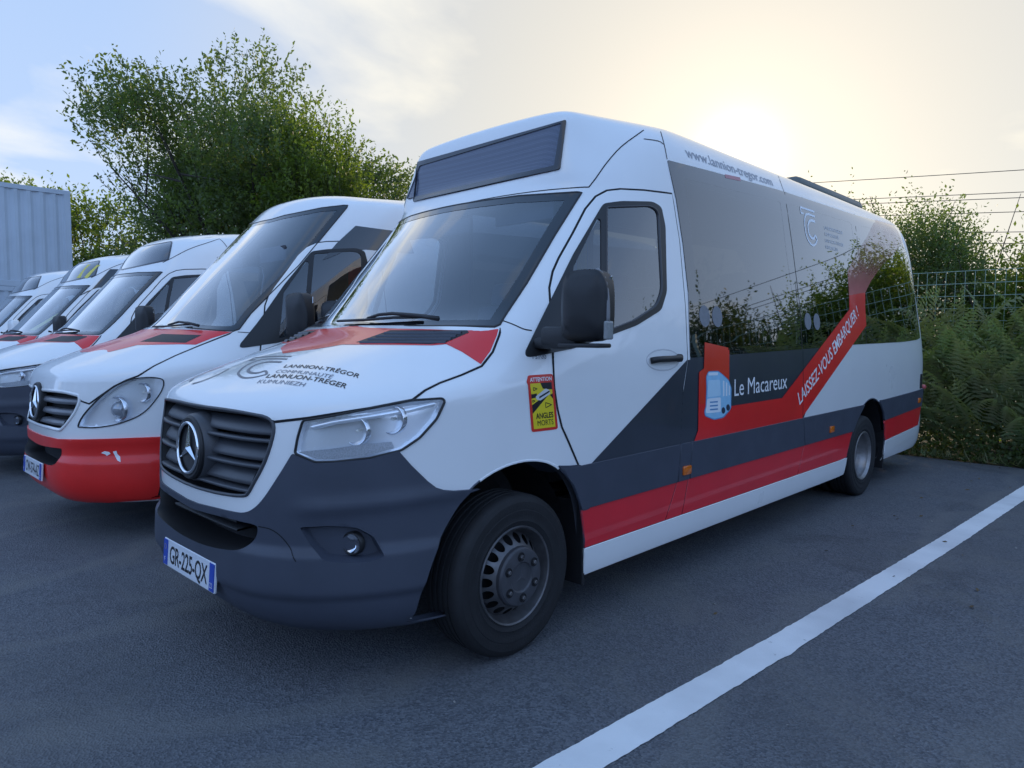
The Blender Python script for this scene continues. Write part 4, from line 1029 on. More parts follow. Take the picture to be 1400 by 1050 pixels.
    P, N = S.pt(S.side([(7.32, .86)], 0), .03); MB().box(tuple(P[0]), (.05, .06, .05), bev=.02).build('rear_lamp', mat('rear_lamp_lens', (.5, .1, .1), .2, coat=.5, var=.2), bus)
    # panel joints
    for a in ([(805, 256), (815, 243), (830, 222), (850, 200), (880, 178)], [(903, 180), (908, 198), (912, 218)], [(1096.5, 479), (1097, 520), (1096.5, 570)], [(880, 190), (900, 193), (908, 198)], [(1064, 241), (1072, 263)], [(545, 304), (600, 287), (660, 273), (730, 262), (790, 256.5), (805, 256)], [(683, 437), (700, 443), (716, 450), (727, 452)], [(757, 499), (782, 493), (830, 480), (880, 466)]):
        if a[0] == (757, 499): continue
        ribbon(S, S.px(smooth_line(a, 3), 12), 'panel_joint', GAP, bus, w=.006, off=.0016 if a[0][1] != 479 else .0066)
    # destination sign
    so = S.px(rounded([(774.5, 165), (766, 232), (548.5, 280.3), (569.5, 223)], 3, 2), 16, True); si = S.px(rounded([(768, 169.5), (758.5, 227.5), (557, 273), (575, 227.5)], 2, 2), 16, True)
    sg = patch(S, so, 'destination_sign', SIGNFRAME, bus, off=.010, h=(.4, .3), holes=[si], thick=.014)
    patch(S, si, 'sign_screen', sign_mat(), sg, off=.004, h=(.4, .3))
    # roof unit
    ac = MB(); ac.box((0, 5.80, 2.715), (1.0, 1.65, .13), bev=.06); ac.build('roof_unit', mat('roof_unit_grey', (.12, .13, .12), .5, var=.1), bus, auto=50)
    for s_ in (1, -1):
        wheel_parts(bus, .99, False, s_); wheel_parts(bus, 5.36, True, s_)
    # hand rails seen through the glass
    MB().tube([(.86, 2.50, 1.40), (.84, 2.55, 1.47), (.83, 2.9, 1.475), (.83, 3.42, 1.475), (.82, 3.52, 1.44), (.82, 3.55, 1.30)], .017, 8).build('hand_rail', YELLOWRAIL, bus, True)
    MB().tube([(.55, 3.0, .65), (.55, 3.0, 2.4)], .016, 8).build('hand_rail', YELLOWRAIL, bus, True)
    # lettering
    side_text(S, 'Le', 2.875, 1.015, .105, .125, 'side_letters', WHITEFILM, bus, ang=R(.8), bold=.0, off=.0022)
    side_text(S, 'Macareux', 3.055, 1.018, .105, .595, 'side_letters', WHITEFILM, bus, ang=R(.8), bold=.0, off=.0022)
    side_text(S, 'LAISSEZ-VOUS EMBARQUER !', 3.87, .895, .098, 1.46, 'slogan_letters', WHITEFILM, bus, ang=R(27.3), bold=.010, off=.0062)
    side_text(S, 'www.lannion-tregor.com', 2.50, 2.405, .062, 1.17, 'web_letters', mat('pale_grey_letters', (.34, .36, .41), .4, var=.05), bus, ang=R(.9), bold=.006)
    side_text(S, '75700', 1.10, 1.272, .020, .075, 'fleet_number', GREYLETTER, bus, off=.0052)
    for txt, y, z, w_ in (('LANNION-TRÉGOR', 4.52, 2.22, .40), ('COMMUNAUTÉ', 4.52, 2.17, .30), ('LANNUON-TREGER', 4.52, 2.12, .40), ('KUMUNIEZH', 4.52, 2.07, .26)):
        side_text(S, txt, y, z, .027, w_, 'window_letters', mat('frosted_letters', (.60, .63, .67), .5), bus, off=.0052)
    swirl(S, bus, 'window_logo', mat('frosted_logo', (.88, .90, .92), .5), .0052, 'side', 4.08, 2.06, .0, .28)
    for y in (2.545, 2.695, 4.06, 4.23):
        c = S.side([(y+.062*math.cos(t), 1.495+.062*math.sin(t)) for t in np.linspace(0, 2*math.pi, 21)[:-1]], 0); patch(S, c, 'round_sticker', mat('sticker_grey', (.20, .21, .23), .5, var=.15, scale=40), bus, off=.0052, h=(.1, .1))
    patch(S, S.px([(990, 238.5), (1011, 243), (1012, 248), (991, 243.5)], 6, True), 'window_sticker', mat('sticker_pink', (.55, .25, .27), .5, var=.1), bus, off=.0052)
    cartoon(S, bus); warning(S, bus)
    return bus
BTXT = [('LANNION-TRÉGOR', ((.235, .317), .412, 15, .029), .012, INKBLACK), ('COMMUNAUTÉ', ((.251, .270), .314, 15, .027), 0, GREYLETTER),
        ('LANNUON-TREGER', ((.258, .226), .425, 16, .031), .014, INKBLACK), ('KUMUNIEZH', ((.270, .183), .258, 15, .029), 0, GREYLETTER)]
SWIRL_O, SWIRL_X, SWIRL_Y = np.array((-.172, .388)), np.array((.31, .03)), np.array((-.12, .22))
SIGNFRAME = mat('sign_frame', (.018, .020, .028), .25, coat=.5, var=.1)
def sign_mat():
    m = mat('sign_display', (.03, .035, .055), .28, coat=.35); nt = m.node_tree
    if 'Brick Texture' in nt.nodes: return m
    b = nt.nodes['Principled BSDF']; tc = nt.nodes.new('ShaderNodeTexCoord'); v = nt.nodes.new('ShaderNodeTexVoronoi'); v.inputs['Scale'].default_value = 105; v.inputs['Randomness'].default_value = 0
    nt.links.new(tc.outputs['Object'], v.inputs['Vector']); mr = nt.nodes.new('ShaderNodeMapRange'); mr.inputs[1].default_value = .25; mr.inputs[2].default_value = .45
    nt.links.new(v.outputs['Distance'], mr.inputs[0]); mx = nt.nodes.new('ShaderNodeMix'); mx.data_type = 'RGBA'; mx.inputs[6].default_value = (.11, .13, .19, 1); mx.inputs[7].default_value = (.060, .072, .115, 1)
    nt.links.new(mr.outputs[0], mx.inputs[0]); nt.links.new(mx.outputs[2], b.inputs['Base Color']); return m
def fade_mat():
    m = bpy.data.materials.new('fading_red'); m.use_nodes = True; nt = m.node_tree; b = nt.nodes['Principled BSDF']; b.inputs['Base Color'].default_value = (.62, .16, .15, 1); b.inputs['Roughness'].default_value = .3
    tc = nt.nodes.new('ShaderNodeTexCoord'); sp = nt.nodes.new('ShaderNodeSeparateXYZ'); nt.links.new(tc.outputs['Object'], sp.inputs[0])
    mr = nt.nodes.new('ShaderNodeMapRange'); mr.inputs[1].default_value = 1.70; mr.inputs[2].default_value = 2.05; mr.inputs[3].default_value = .9; mr.inputs[4].default_value = .16; nt.links.new(sp.outputs[2], mr.inputs[0])
    no = nt.nodes.new('ShaderNodeTexNoise'); no.inputs['Scale'].default_value = 7; nt.links.new(tc.outputs['Object'], no.inputs['Vector'])
    mu = nt.nodes.new('ShaderNodeMath'); mu.operation = 'MULTIPLY_ADD'; mu.inputs[1].default_value = .25; nt.links.new(no.outputs[0], mu.inputs[0]); 
    su = nt.nodes.new('ShaderNodeMath'); su.operation = 'SUBTRACT'; su.inputs[1].default_value = .12; nt.links.new(mr.outputs[0], su.inputs[0]); nt.links.new(su.outputs[0], mu.inputs[2])
    nt.links.new(mu.outputs[0], b.inputs['Alpha']); return m
def swirl(S, parent, name, m, off, mode, x, y, ang, size):
    """two nested strokes shaped like a T running into a C"""
    def fnm(P):
        if mode == 'px': return np.array([S.cast((*(SWIRL_O+p[0]*SWIRL_X+(p[1]-.97)*SWIRL_Y), 4), (0, 0, -1)) for p in P])
        return np.array([S.cast((3+S.off[0], x+p[0]*size+S.off[1], y+p[1]*size+S.off[2]), (-1, 0, 0)) for p in P])
    def stroke(pts, w):
        P = np.array(smooth_line(pts, 5)); ribbon(S, fnm(P), name, m, parent, w=w*size, off=off)
    w = .055 if mode != 'px' else .011
    stroke([(0, .97), (.3, .97), (.62, .97), (.95, .97)], w); stroke([(0, .82), (.16, .82)], w); stroke([(.0, .97), (.0, .90), (.0, .82)], w)
    stroke([(.95, .84), (.45, .84), (.25, .75), (.17, .5), (.28, .2), (.55, .04), (.80, .07), (.98, .20)], w)
    stroke([(.92, .70), (.60, .69), (.44, .60), (.38, .47), (.44, .30), (.60, .22), (.75, .23), (.84, .32)], w*1.3)
    stroke([(.98, .20), (.92, .27), (.84, .32)], w)
def cartoon(S, bus):
    """plain light-blue cartoon coach print, no face"""
    LB = mat('print_light_blue', (.30, .58, .78), .4, var=.12, scale=20); DB = mat('print_mid_blue', (.10, .28, .50), .4, var=.05); WH = mat('print_white', (.75, .80, .84), .4, var=.05)
    def L(pts, name, m, off, par, sm=True): return patch(S, S.px(rounded(pts, 2.0, 2) if sm else pts, 5, True), name, m, par, off=off, h=(.2, .2))
    o = L([(967, 507.5), (981, 507), (987, 512), (995, 519), (999, 530), (998.5, 558), (996, 562), (988, 571), (975, 574), (962.5, 569), (961.5, 562), (963.5, 556), (964.5, 530), (964, 515)], 'coach_print', DB, .0064, bus)
    L([(967.5, 508.5), (980.5, 508), (986.5, 513), (994.5, 520), (998, 530.5), (997.5, 557), (995, 561), (987.5, 569.5), (975, 572.5), (963.5, 568), (962.5, 562), (964.5, 556), (965.5, 530), (965, 515)], 'coach_shape', LB, .0068, o)
    L([(967, 520), (983, 519), (984, 541), (966, 543)], 'coach_windscreen', mat('print_pale_blue', (.50, .72, .85), .4, var=.1), .0072, o)
    L([(965.5, 545), (984, 543), (984, 563), (963.5, 565)], 'coach_front', WH, .0072, o)
    for k in range(3): L([(969, 549+k*5), (980, 548+k*5), (980, 550+k*5), (969, 551+k*5)], 'coach_grille', DB, .0076, o, False)
    for a in ([(987, 520), (989, 521), (989, 541), (987, 542)], [(991, 522), (993, 524), (993, 541), (991, 541.5)], [(995, 526), (996.5, 528), (996.5, 540), (995, 540.5)]): L(a, 'coach_pane', WH, .0072, o, False)
    for cx, cy in ((987.5, 561), (994, 557)): L([(cx+2.6*math.cos(t), cy+4.5*math.sin(t)) for t in np.linspace(0, 6.283, 13)[:-1]], 'coach_wheel', mat('print_dark', (.03, .04, .07), .4, var=.05), .0076, o, False)
    L([(967, 509.5), (980, 509), (980, 513), (967, 513.5)], 'coach_sign', WH, .0076, o, False)
def warning(S, bus):
    """blind-spot warning sticker behind the front wheel arch"""
    Hm = homog([(0, 0), (1, 0), (1, 2.1), (0, 2.1)], [(726.5, 591), (762.5, 586.5), (755.5, 511), (720.5, 513.5)])
    def px(pts, step=.25): return S.px(Hm(np.array([q for q in dens(pts, step)])), 0)
    def dens(pts, st):
        out = []; n = len(pts)
        for i in range(n):
            a, b = np.array(pts[i], float), np.array(pts[(i+1) % n], float); m = max(1, int(np.linalg.norm(b-a)/st)); out += [tuple(a+(b-a)*k/m) for k in range(m)]
        return out
    RD = mat('sticker_red', (.65, .03, .02), .4, var=.05); YE = mat('sticker_yellow', (.78, .62, .02), .4, var=.05)
    def L(pts, name, m, off, par): return patch(S, px(pts), name, m, par, off=off, h=(.1, .1))
    o = L(rounded([(0, 0), (1, 0), (1, 2.1), (0, 2.1)], .1, 3), 'warning_sticker', RD, .002, bus)
    L([(.09, .10), (.91, .10), (.91, 1.78), (.09, 1.78)], 'sticker_ground', YE, .0024, o)
    for a in ([(.47, 1.78), (.91, 1.78), (.91, 1.50), (.75, 1.52), (.55, 1.56)], [(.09, 1.38), (.30, 1.40), (.30, 1.25), (.09, 1.22)], [(.09, .98), (.40, 1.16), (.75, 1.30), (.66, 1.22), (.09, .66)], [(.91, 1.35), (.80, 1.30), (.91, 1.14)]): L(a, 'sticker_black', INKBLACK, .0028, o)
    L(rounded([(.24, 1.28), (.66, 1.56), (.80, 1.48), (.82, 1.34), (.42, 1.12), (.28, 1.16)], .03, 2), 'sticker_bus', mat('sticker_bus_grey', (.62, .63, .64), .4, var=.03), .0032, o)
    L([(.38, 1.20), (.80, 1.41), (.79, 1.47), (.38, 1.27)], 'sticker_bus_window', INKBLACK, .0036, o)
    for cx, cy, r in ((.26, 1.57, .075), (.72, .93, .12), (.17, 1.12, .05)):
        t3 = [(cx-r, cy-r*.8), (cx+r, cy), (cx-r, cy+r*.8)]
        P = S.px(Hm(np.array(dens(t3, .04))), 0); ribbon(S, P, 'sticker_triangle', INKBLACK, o, w=.0035, off=.0032, closed=True)
    def T(body, x0, x1, y, h, m, bold):
        V, Fc, w = text_mesh(body, bold)
        drape(S, V, Fc, 'sticker_letters', m, o, lambda Q: S.px(Hm(np.stack([x0+Q[:, 0]/w*(x1-x0), y+Q[:, 1]/.7*h], 1)), 0) if True else None, .0034)
    T('ATTENTION', .08, .92, 1.85, .15, WHITEFILM, .02); T('ANGLES', .20, .86, .46, .20, INKBLACK, .02); T('MORTS', .24, .84, .20, .20, INKBLACK, .0)
# ================================================================ the other buses of the row
BUSGROUP = 'minibuses parked side by side'
def children_of(o): return [c for c in bpy.data.objects if c.parent == o]
def copy_part(src, parent):
    c = src.copy(); COL.objects.link(c); c.parent = parent
    for k in children_of(src): copy_part(k, c)
    return c
def simple_flanks(S, F, bus):
    for s_ in (1, -1):
        f = (lambda q: q) if s_ > 0 else mirror
        patch(S, f(F['sideglass']), 'side_window', CERAMIC, bus, off=.004, h=(.6, .5))
        for nm, m, off, top, bot in (('side_cladding', CLAD, .010, CLT, RDT), ('red_band', REDSKIRT, .006, RDT, RDB)):
            patch(S, f(band_arch(S, top, bot, start='F', end='Rf')), nm, m, bus, off=off, h=(.6, .3))
        for k in ('archF', 'archR'):
            a = F[k][2:-2] if s_ > 0 else mirror(F[k])[2:-2]
            ribbon(S, a, 'arch_lip', BLACK, bus, prof=[(-.010, .001), (0, .008), (.006, .004), (.010, -.06)] if s_ > 0 else [(-.010, -.06), (-.006, .004), (0, .008), (.010, .001)])
def bonnet(S, F, bus, redline, vent):
    hd = patch(S, F['hood'], 'bonnet', PAINT, bus, off=.004, h=(.33, .3), thick=.010)
    ribbon(S, F['hood'], 'bonnet_gap', GAP, hd, w=.022, off=.0012, closed=True)
    red = half(redline); red = np.concatenate([[[0, red[0, 1]-.15]], red, [[0, red[-1, 1]]]])
    patch(S, bothhalves(red), 'red_bonnet_film', RED, hd, off=.0052, h=(.3, .3), holes=[vent, mirror(vent)])
    for q in (vent, mirror(vent)): patch(S, q, 'bonnet_vent', BLACK, hd, off=.0062, h=(.3, .3))
    return hd
def door_top_film(S, F, bus, s_=1):
    """dark film over the door top and the panel above it"""
    pts = [(1.62, 2.00), (1.95, 2.36), (2.55, 2.38), (2.55, 2.05), (2.30, 2.0), (2.28, 2.13), (1.80, 2.13)]
    q = S.side([(1.50, 1.92), (1.66, 2.02), (1.92, 2.33), (2.6, 2.36), (2.6, 2.05), (2.2, 2.05), (2.16, 2.09), (1.74, 2.06), (1.62, 2.01)], .1, True)
    return patch(S, q if s_ > 0 else mirror(q), 'dark_roof_film', CERAMIC, bus, off=.0052, h=(.3, .3))

def bus_late(offset, label, srcA, SC, dz=0.0, white_mirror=False, yellow=False, film=False):
    S = Surf.__new__(Surf); S.__dict__.update(SC.__dict__); S.off = np.array(offset, float)
    F = dict(FA)
    bus = empty('minibus', offset); tag(bus, label, 'minibus', BUSGROUP)
    F['hlh'] = shrink(F['hl'], S, .003); F['cabhole'] = shrink(F['cabframe'], S, .02)
    shell(S, F, bus, ['hlh', 'cabhole', 'fog', 'intake'], hd=.34); screens(S, F, bus)
    front_end(S, F, bus, None, fine=False); cabin(S, bus, seats=False)
    vent = SA.px([(487, 469.5), (534, 453), (639, 453), (641.5, 456), (610, 469.5), (589, 472)], 12, True)
    bonnet(S, F, bus, SA.px([(430, 479), (468, 472.5), (554, 473), (592, 473.5), (610, 471.7), (631, 482), (657, 499), (670, 481), (679, 460), (681.5, 451)], 9), vent)
    cab_door(S, F, bus, 1, fine=False); cab_door(S, F, bus, -1, fine=False)
    build_mirror(S, bus, 1, PAINT if white_mirror else BLACK, c=(1.22, 1.95, 1.46) if white_mirror else (1.18, 1.50, 1.49)); build_mirror(S, bus, -1, PAINT if white_mirror else BLACK)
    simple_flanks(S, F, bus)
    if film: door_top_film(S, F, bus)
    so = SIGNC; si = shrink(so, S, .018)
    sg = patch(S, so, 'destination_sign', SIGNFRAME, bus, off=.004, h=(.4, .3), holes=[si], thick=.006)
    patch(S, si, 'sign_glass', glass('sign_glass', (.25, .28, .32), 2.5, opaque=.75, ocol=(.03, .035, .045)), sg, off=.002, h=(.4, .3))
    if yellow:
        YL = mat('yellow_reflection_paint', (.70, .60, .10), .5, var=.1)  # reflections of something yellow in the glass, painted as coloured patches
        a, b = si[:, 0].min(), si[:, 0].max(); lo, hi = si[:, 1].min(), si[:, 1].max()
        for t0, t1 in ((.60, .70), (.78, .95)):
            q = np.array([(a+(b-a)*t0, lo+.15*(hi-lo)), (a+(b-a)*(t0+.10), lo+.15*(hi-lo)), (a+(b-a)*t1, hi-.2*(hi-lo)), (a+(b-a)*(t1-.08), hi-.2*(hi-lo))]); patch(S, q, 'yellow_reflection_stripe', YL, sg, off=.004, h=(.3, .3))
        q = np.array([(3.0, 13.9), (3.9, 13.9), (5.6, 15.6), (5.3, 15.8)]); patch(S, q, 'yellow_reflection_patch', YL, bus, off=-.02, h=(.3, .3))  # the windscreen's yellow reflection, painted as a patch just behind the glass
    for a in ([(545, 304), (600, 287), (660, 273), (730, 262), (790, 256.5), (805, 256)],): 
        pass
    for yz in ([(1.70, 2.20), (1.95, 2.36), (2.20, 2.47), (2.32, 2.52)], [(2.32, 2.52), (2.36, 2.42)]): ribbon(S, S.side(smooth_line(yz, 4), .05), 'panel_joint', GAP, bus, w=.008, off=.0016)
    wiper_like(S, bus, srcA)
    return bus
def wiper_like(S, bus, src):
    for c in children_of(src):
        if c.name.split('.')[0] == 'wiper' or c.name.split('.')[0] == 'wheel': copy_part(c, bus)

def bus_b(offset, srcA):
    S = Surf(body_net('B'), offset); bus = empty('minibus', offset)
    tag(bus, 'older white minibus with chipped red bumper and tall windscreen, second from the camera', 'minibus', BUSGROUP)
    F = {'archF': FA['archF'], 'archR': FA['archR']}
    SO = Surf.__new__(Surf); SO.__dict__.update(S.__dict__); SO.off = np.zeros(3)
    def yz(uv): return SO.side(SA.pt(uv)[0][:, 1:3], 0)
    w = half(S.px([(262, 449), (300, 452), (318, 453), (327, 450), (343, 428.6), (408.6, 363), (474, 284), (475.5, 281), (470, 281), (440, 284.5), (388.6, 295), (372, 300)], 6))
    F['ws'] = bothhalves(np.concatenate([[[0, w[0, 1]]], w, [[0, w[-1, 1]]]]))
    h = half(S.px([(58, 531), (80, 534.5), (108, 540), (112, 547.5), (122, 551), (133, 543), (155, 527.5), (172, 519), (188.5, 513), (210, 500), (240, 485.6), (270, 473), (300, 461), (318, 454)], 6))
    F['hood'] = bothhalves(np.concatenate([[[0, h[0, 1]]], h, [[0, h[-1, 1]]]]))
    g = half(S.px(smooth_line([(58, 532), (85, 534.5), (103, 538.5), (108.5, 541), (109, 550), (103, 564), (94, 577), (86, 586), (80, 588.5), (58, 583)], 3), 0))
    F['grille'] = bothhalves(np.concatenate([[[0, g[0, 1]]], g, [[0, g[-1, 1]]]]))
    F['hl'] = S.px(smooth_line([(107, 582), (114, 568), (127, 553), (142, 539), (158, 527.5), (176, 519.5), (200, 516), (219, 517.5), (224, 523), (220, 536), (206, 555), (192, 567), (175, 575), (155, 581), (130, 584.5), (112, 584)], 3, True), 0)
    b = half(S.px([(60, 595.5), (80, 600), (110, 600.5), (150, 599.5), (190, 598), (217, 597)], 8)); af = SO.side(arcs([(.70, .70), (.67, .68), (.59, .55), (.53, .39), (.515, .30)]), 0)
    F['bumper'] = bothhalves(np.concatenate([[[0, b[0, 1]]], b, af, [[af[-1, 0]-.3, .9], [9, .8], [7, .7], [4, .6], [0, .6]]]))
    i = half(S.px(smooth_line([(58, 608.5), (70, 611), (82, 612.5), (86, 614), (85.5, 623), (83, 632), (77, 635.5), (70, 634.5), (58, 630)], 3), 0))
    F['intake'] = bothhalves(np.concatenate([[[0, i[0, 1]]], i, [[0, i[-1, 1]]]]))
    for k in ('cabframe', 'cabmain', 'cabquarter', 'door'): F[k] = yz(FA[k])
    q = SA.pt(FA['sideglass'])[0][:, 1:3]; q[:, 0] = 3.0+(q[:, 0]-2.2)*.82; F['sideglass'] = SO.side(q, 0)
    F['hlh'] = shrink(F['hl'], S, .003); F['cabhole'] = shrink(F['cabframe'], S, .02)
    shell(S, F, bus, ['hlh', 'cabhole', 'intake'], hd=.3); screens(S, F, bus)
    cabin(S, bus, seats=False)
    vent = S.px([(192, 468), (222, 457.5), (276, 459), (254, 469.5)], 12, True)
    bonnet(S, F, bus, S.px([(150, 482), (188, 472.5), (245, 471.5), (268, 472), (290, 463), (317, 454.5)], 8), vent)
    RB = mat('red_bumper', (.80, .016, .012), .42, coat=.3, var=.12, scale=5)
    def bf(Q):
        u, v = np.abs(Q[:, 0]), Q[:, 1]; return .008+.020*(1-smoothstep(v, 3.4, 4.0))*(1-smoothstep(u, 6.5, 9.2))+.010*np.exp(-((v-4.9)/.35)**2)*smoothstep(u, 2.5, 4)*(1-smoothstep(u, 7, 9))
    bp = patch(S, F['bumper'], 'bumper', RB, bus, h=(.2, .16), holes=[F['intake']], thick=.02, fn=bf)
    lp = F['intake']; A = S.pt(lp, bf(lp)+.0005)[0]; il = shrink(lp, S, .004, False); B = S.pt(il, -.10)[0]; n = len(lp)
    mesh('intake_wall', np.concatenate([A, B]), [(k, (k+1) % n, n+(k+1) % n, n+k) for k in range(n)], BLACK, bp, True); patch(S, il, 'intake', GAP, bp, off=-.10, h=(.3, .3))
    for chip in ([(139, 619), (144, 616.5), (150, 617.5), (152, 620), (147, 623), (145, 621)], [(155, 617), (160, 616), (161, 620), (165, 624), (166.5, 631), (162, 629), (158, 623)]): patch(S, S.px(chip, 0), 'paint_chip', WHITEFILM, bp, fn=lambda Q: bf(Q)+.0012, h=(.1, .1))
    # grille
    gl = F['grille']; g = patch(S, shrink(gl, S, .003), 'grille', GAP, bus, off=-.06, h=(.4, .4))
    A = S.pt(gl, .004)[0]; B = S.pt(shrink(gl, S, .003, False), -.06)[0]; n = len(gl); mesh('grille_wall', np.concatenate([A, B]), [(k, (k+1) % n, n+(k+1) % n, n+k) for k in range(n)], BLACK, g, True)
    P = S.pt(gl)[0]; P = P[P[:, 0] > .15]; GS = mat('grille_slat_grey', (.13, .135, .15), .35, coat=.2, var=.1)
    o_ = np.argsort(P[:, 2]); P = P[o_]
    zt, zb = P[-1, 2], P[0, 2]
    for t in (.12, .40, .68):
        z = zb+(zt-zb)*t; xm = float(np.interp(z+.03, P[:, 2], P[:, 0]))-.01; xm = min(xm, float(np.interp(z-.01, P[:, 2], P[:, 0]))-.006)
        slat_strip(S, 'grille_slat', z, np.linspace(-xm, xm, 11), [(.040, -.045), (.034, -.012), (.020, -.004), (.004, -.002), (-.004, -.010), (-.004, -.05)], GS, g)
    ribbon(S, gl, 'grille_rim', PAINT, g, closed=True, prof=[(-.016, .001), (-.010, .008), (0, .010), (.006, .004), (.008, -.02)])
    Q = S.pt([S.cast((S.off[0], -3+S.off[1], .895+S.off[2]), (0, 1, 0))])[0]; badge(g, (0, Q[0][1]-.004, .895), .118, R(-5))
    Q = S.pt([S.cast((S.off[0], -3+S.off[1], .43+S.off[2]), (0, 1, 0))])[0]; plate(bus, (.0, Q[0][1]-.045, .43), 'CW-574-AZ', R(-4), w=.50)
    for s_ in (1, -1):
        q = F['hl'] if s_ > 0 else mirror(F['hl']); l = lamp(S, bus, q)
        for (x, y), r in (((157, 560), .080), ((193, 537), .060)):
            c = np.array(S.px([(x, y)], 0)[0])*[s_, 1]; bowl(S, l, c, r, .05, -.030)
        c = S.px([(157, 560)], 0)[0]*[s_, 1]; Pc, Nc = S.pt([c], -.03); rot = Vector((1, 0, 0)).rotation_difference(Vector((Nc[0][0]*.4, -1, .1)).normalized()).to_matrix()
        e = MB().lathe([(-.02, .055), (.004, .050), (.018, .034), (.024, .016), (.026, 0)], 26); mesh('projector_lens', [tuple(rot @ Vector(v)+Vector(Pc[0])) for v in e.V], e.F, mat('projector_glass', (.35, .37, .40), .08, metal=.3, coat=1.0, var=.1), l, True)
    cab_door(S, F, bus, 1, fine=False); cab_door(S, F, bus, -1, fine=False)
    patch(S, S.px([(460, 333), (486, 309), (556, 318), (566, 347), (500, 341.5), (470, 344), (452, 352), (441, 356)], 8, True), 'dark_roof_film', CERAMIC, bus, off=.0055, h=(.3, .3))
    build_mirror(S, bus, 1, c=(1.16, 1.70, 1.49)); build_mirror(S, bus, -1)
    simple_flanks(SO, F, bus)
    for a in ([(343, 428.6), (323, 453), (318, 454)],): pass
    ribbon(S, S.px([(409, 330), (434, 331), (448, 332), (460, 333)], 6), 'panel_joint', GAP, bus, w=.006, off=.0016)
    ribbon(S, S.px([(325, 454), (343, 455), (357, 456)], 6), 'panel_joint', GAP, bus, w=.006, off=.0016)
    wiper(S, bus, [(196, 449.5), (225, 449), (262, 446)], [(274, 450.5), (262, 447), (248, 445), (232, 447)])
    for c in children_of(srcA):
        if c.name.split('.')[0] == 'wheel': copy_part(c, bus)
    MB().box((0, 2.9, 1.9), (.9, .05, .35)).build('red_locker', RED, bus)
    # blue sun strip hanging behind the glass
    return bus
# ================================================================ ground
def asphalt():
    m = bpy.data.materials.new('asphalt'); m.use_nodes = True; nt = m.node_tree; N = nt.nodes; L = nt.links; b = N['Principled BSDF']
    tc = N.new('ShaderNodeTexCoord')
    def noise(sc, det=3, rough=.5, dist=0):
        n = N.new('ShaderNodeTexNoise'); n.inputs['Scale'].default_value = sc; n.inputs['Detail'].default_value = det; n.inputs['Roughness'].default_value = rough; n.inputs['Distortion'].default_value = dist; L.new(tc.outputs['Object'], n.inputs['Vector']); return n.outputs[0]
    def ramp(v, a, b_, c=0.0, d=1.0):
        r = N.new('ShaderNodeMapRange'); r.inputs[1].default_value = a; r.inputs[2].default_value = b_; r.inputs[3].default_value = c; r.inputs[4].default_value = d; L.new(v, r.inputs[0]); return r.outputs[0]
    def mix(f, a, b_):
        x = N.new('ShaderNodeMix'); x.data_type = 'RGBA'
        for s, v in ((x.inputs[0], f), (x.inputs[6], a), (x.inputs[7], b_)):
            if isinstance(v, tuple): s.default_value = (*v, 1)
            elif isinstance(v, float): s.default_value = v
            else: L.new(v, s)
        return x.outputs[2]
    vo = N.new('ShaderNodeTexVoronoi'); vo.inputs['Scale'].default_value = 120; L.new(tc.outputs['Object'], vo.inputs['Vector'])
    sp = N.new('ShaderNodeSeparateColor'); L.new(vo.outputs['Color'], sp.inputs[0])
    c = mix(ramp(sp.outputs[0], 0, 1), (.062, .067, .078), (.155, .162, .176))
    c = mix(ramp(noise(.55, 5, .6), .40, .66, 0, .55), c, (.095, .095, .097))
    c = mix(ramp(noise(1.5, 7, .68, .9), .53, .68, 0, .55), c, (.15, .148, .14))     # dusty patches
    c = mix(ramp(noise(.9, 5, .62, 1.6), .55, .70, 0, .38), c, (.022, .023, .027))     # damp and oil stains
    wv = N.new('ShaderNodeTexWave'); wv.wave_type = 'BANDS'; wv.bands_direction = 'X'; wv.inputs['Scale'].default_value = .28; wv.inputs['Distortion'].default_value = 6; wv.inputs['Detail'].default_value = 5; wv.inputs['Detail Scale'].default_value = 1.6; L.new(tc.outputs['Object'], wv.inputs['Vector'])
    c = mix(ramp(wv.outputs['Fac'], .90, 1.0, 0, .35), c, (.17, .168, .16))     # dried run-off streaks
    # rare pale grit
    v2 = N.new('ShaderNodeTexVoronoi'); v2.inputs['Scale'].default_value = 26; L.new(tc.outputs['Object'], v2.inputs['Vector'])
    c = mix(ramp(v2.outputs['Distance'], .07, .05, 0, .5), c, (.20, .20, .20))
    L.new(c, b.inputs['Base Color']); L.new(ramp(noise(1.7, 4), .3, .7, .62, .86), b.inputs['Roughness']); b.inputs['Specular IOR Level'].default_value = .4
    bp = N.new('ShaderNodeBump'); bp.inputs['Strength'].default_value = .55; bp.inputs['Distance'].default_value = .008
    L.new(vo.outputs['Distance'], bp.inputs['Height']); L.new(bp.outputs[0], b.inputs['Normal'])
    return m
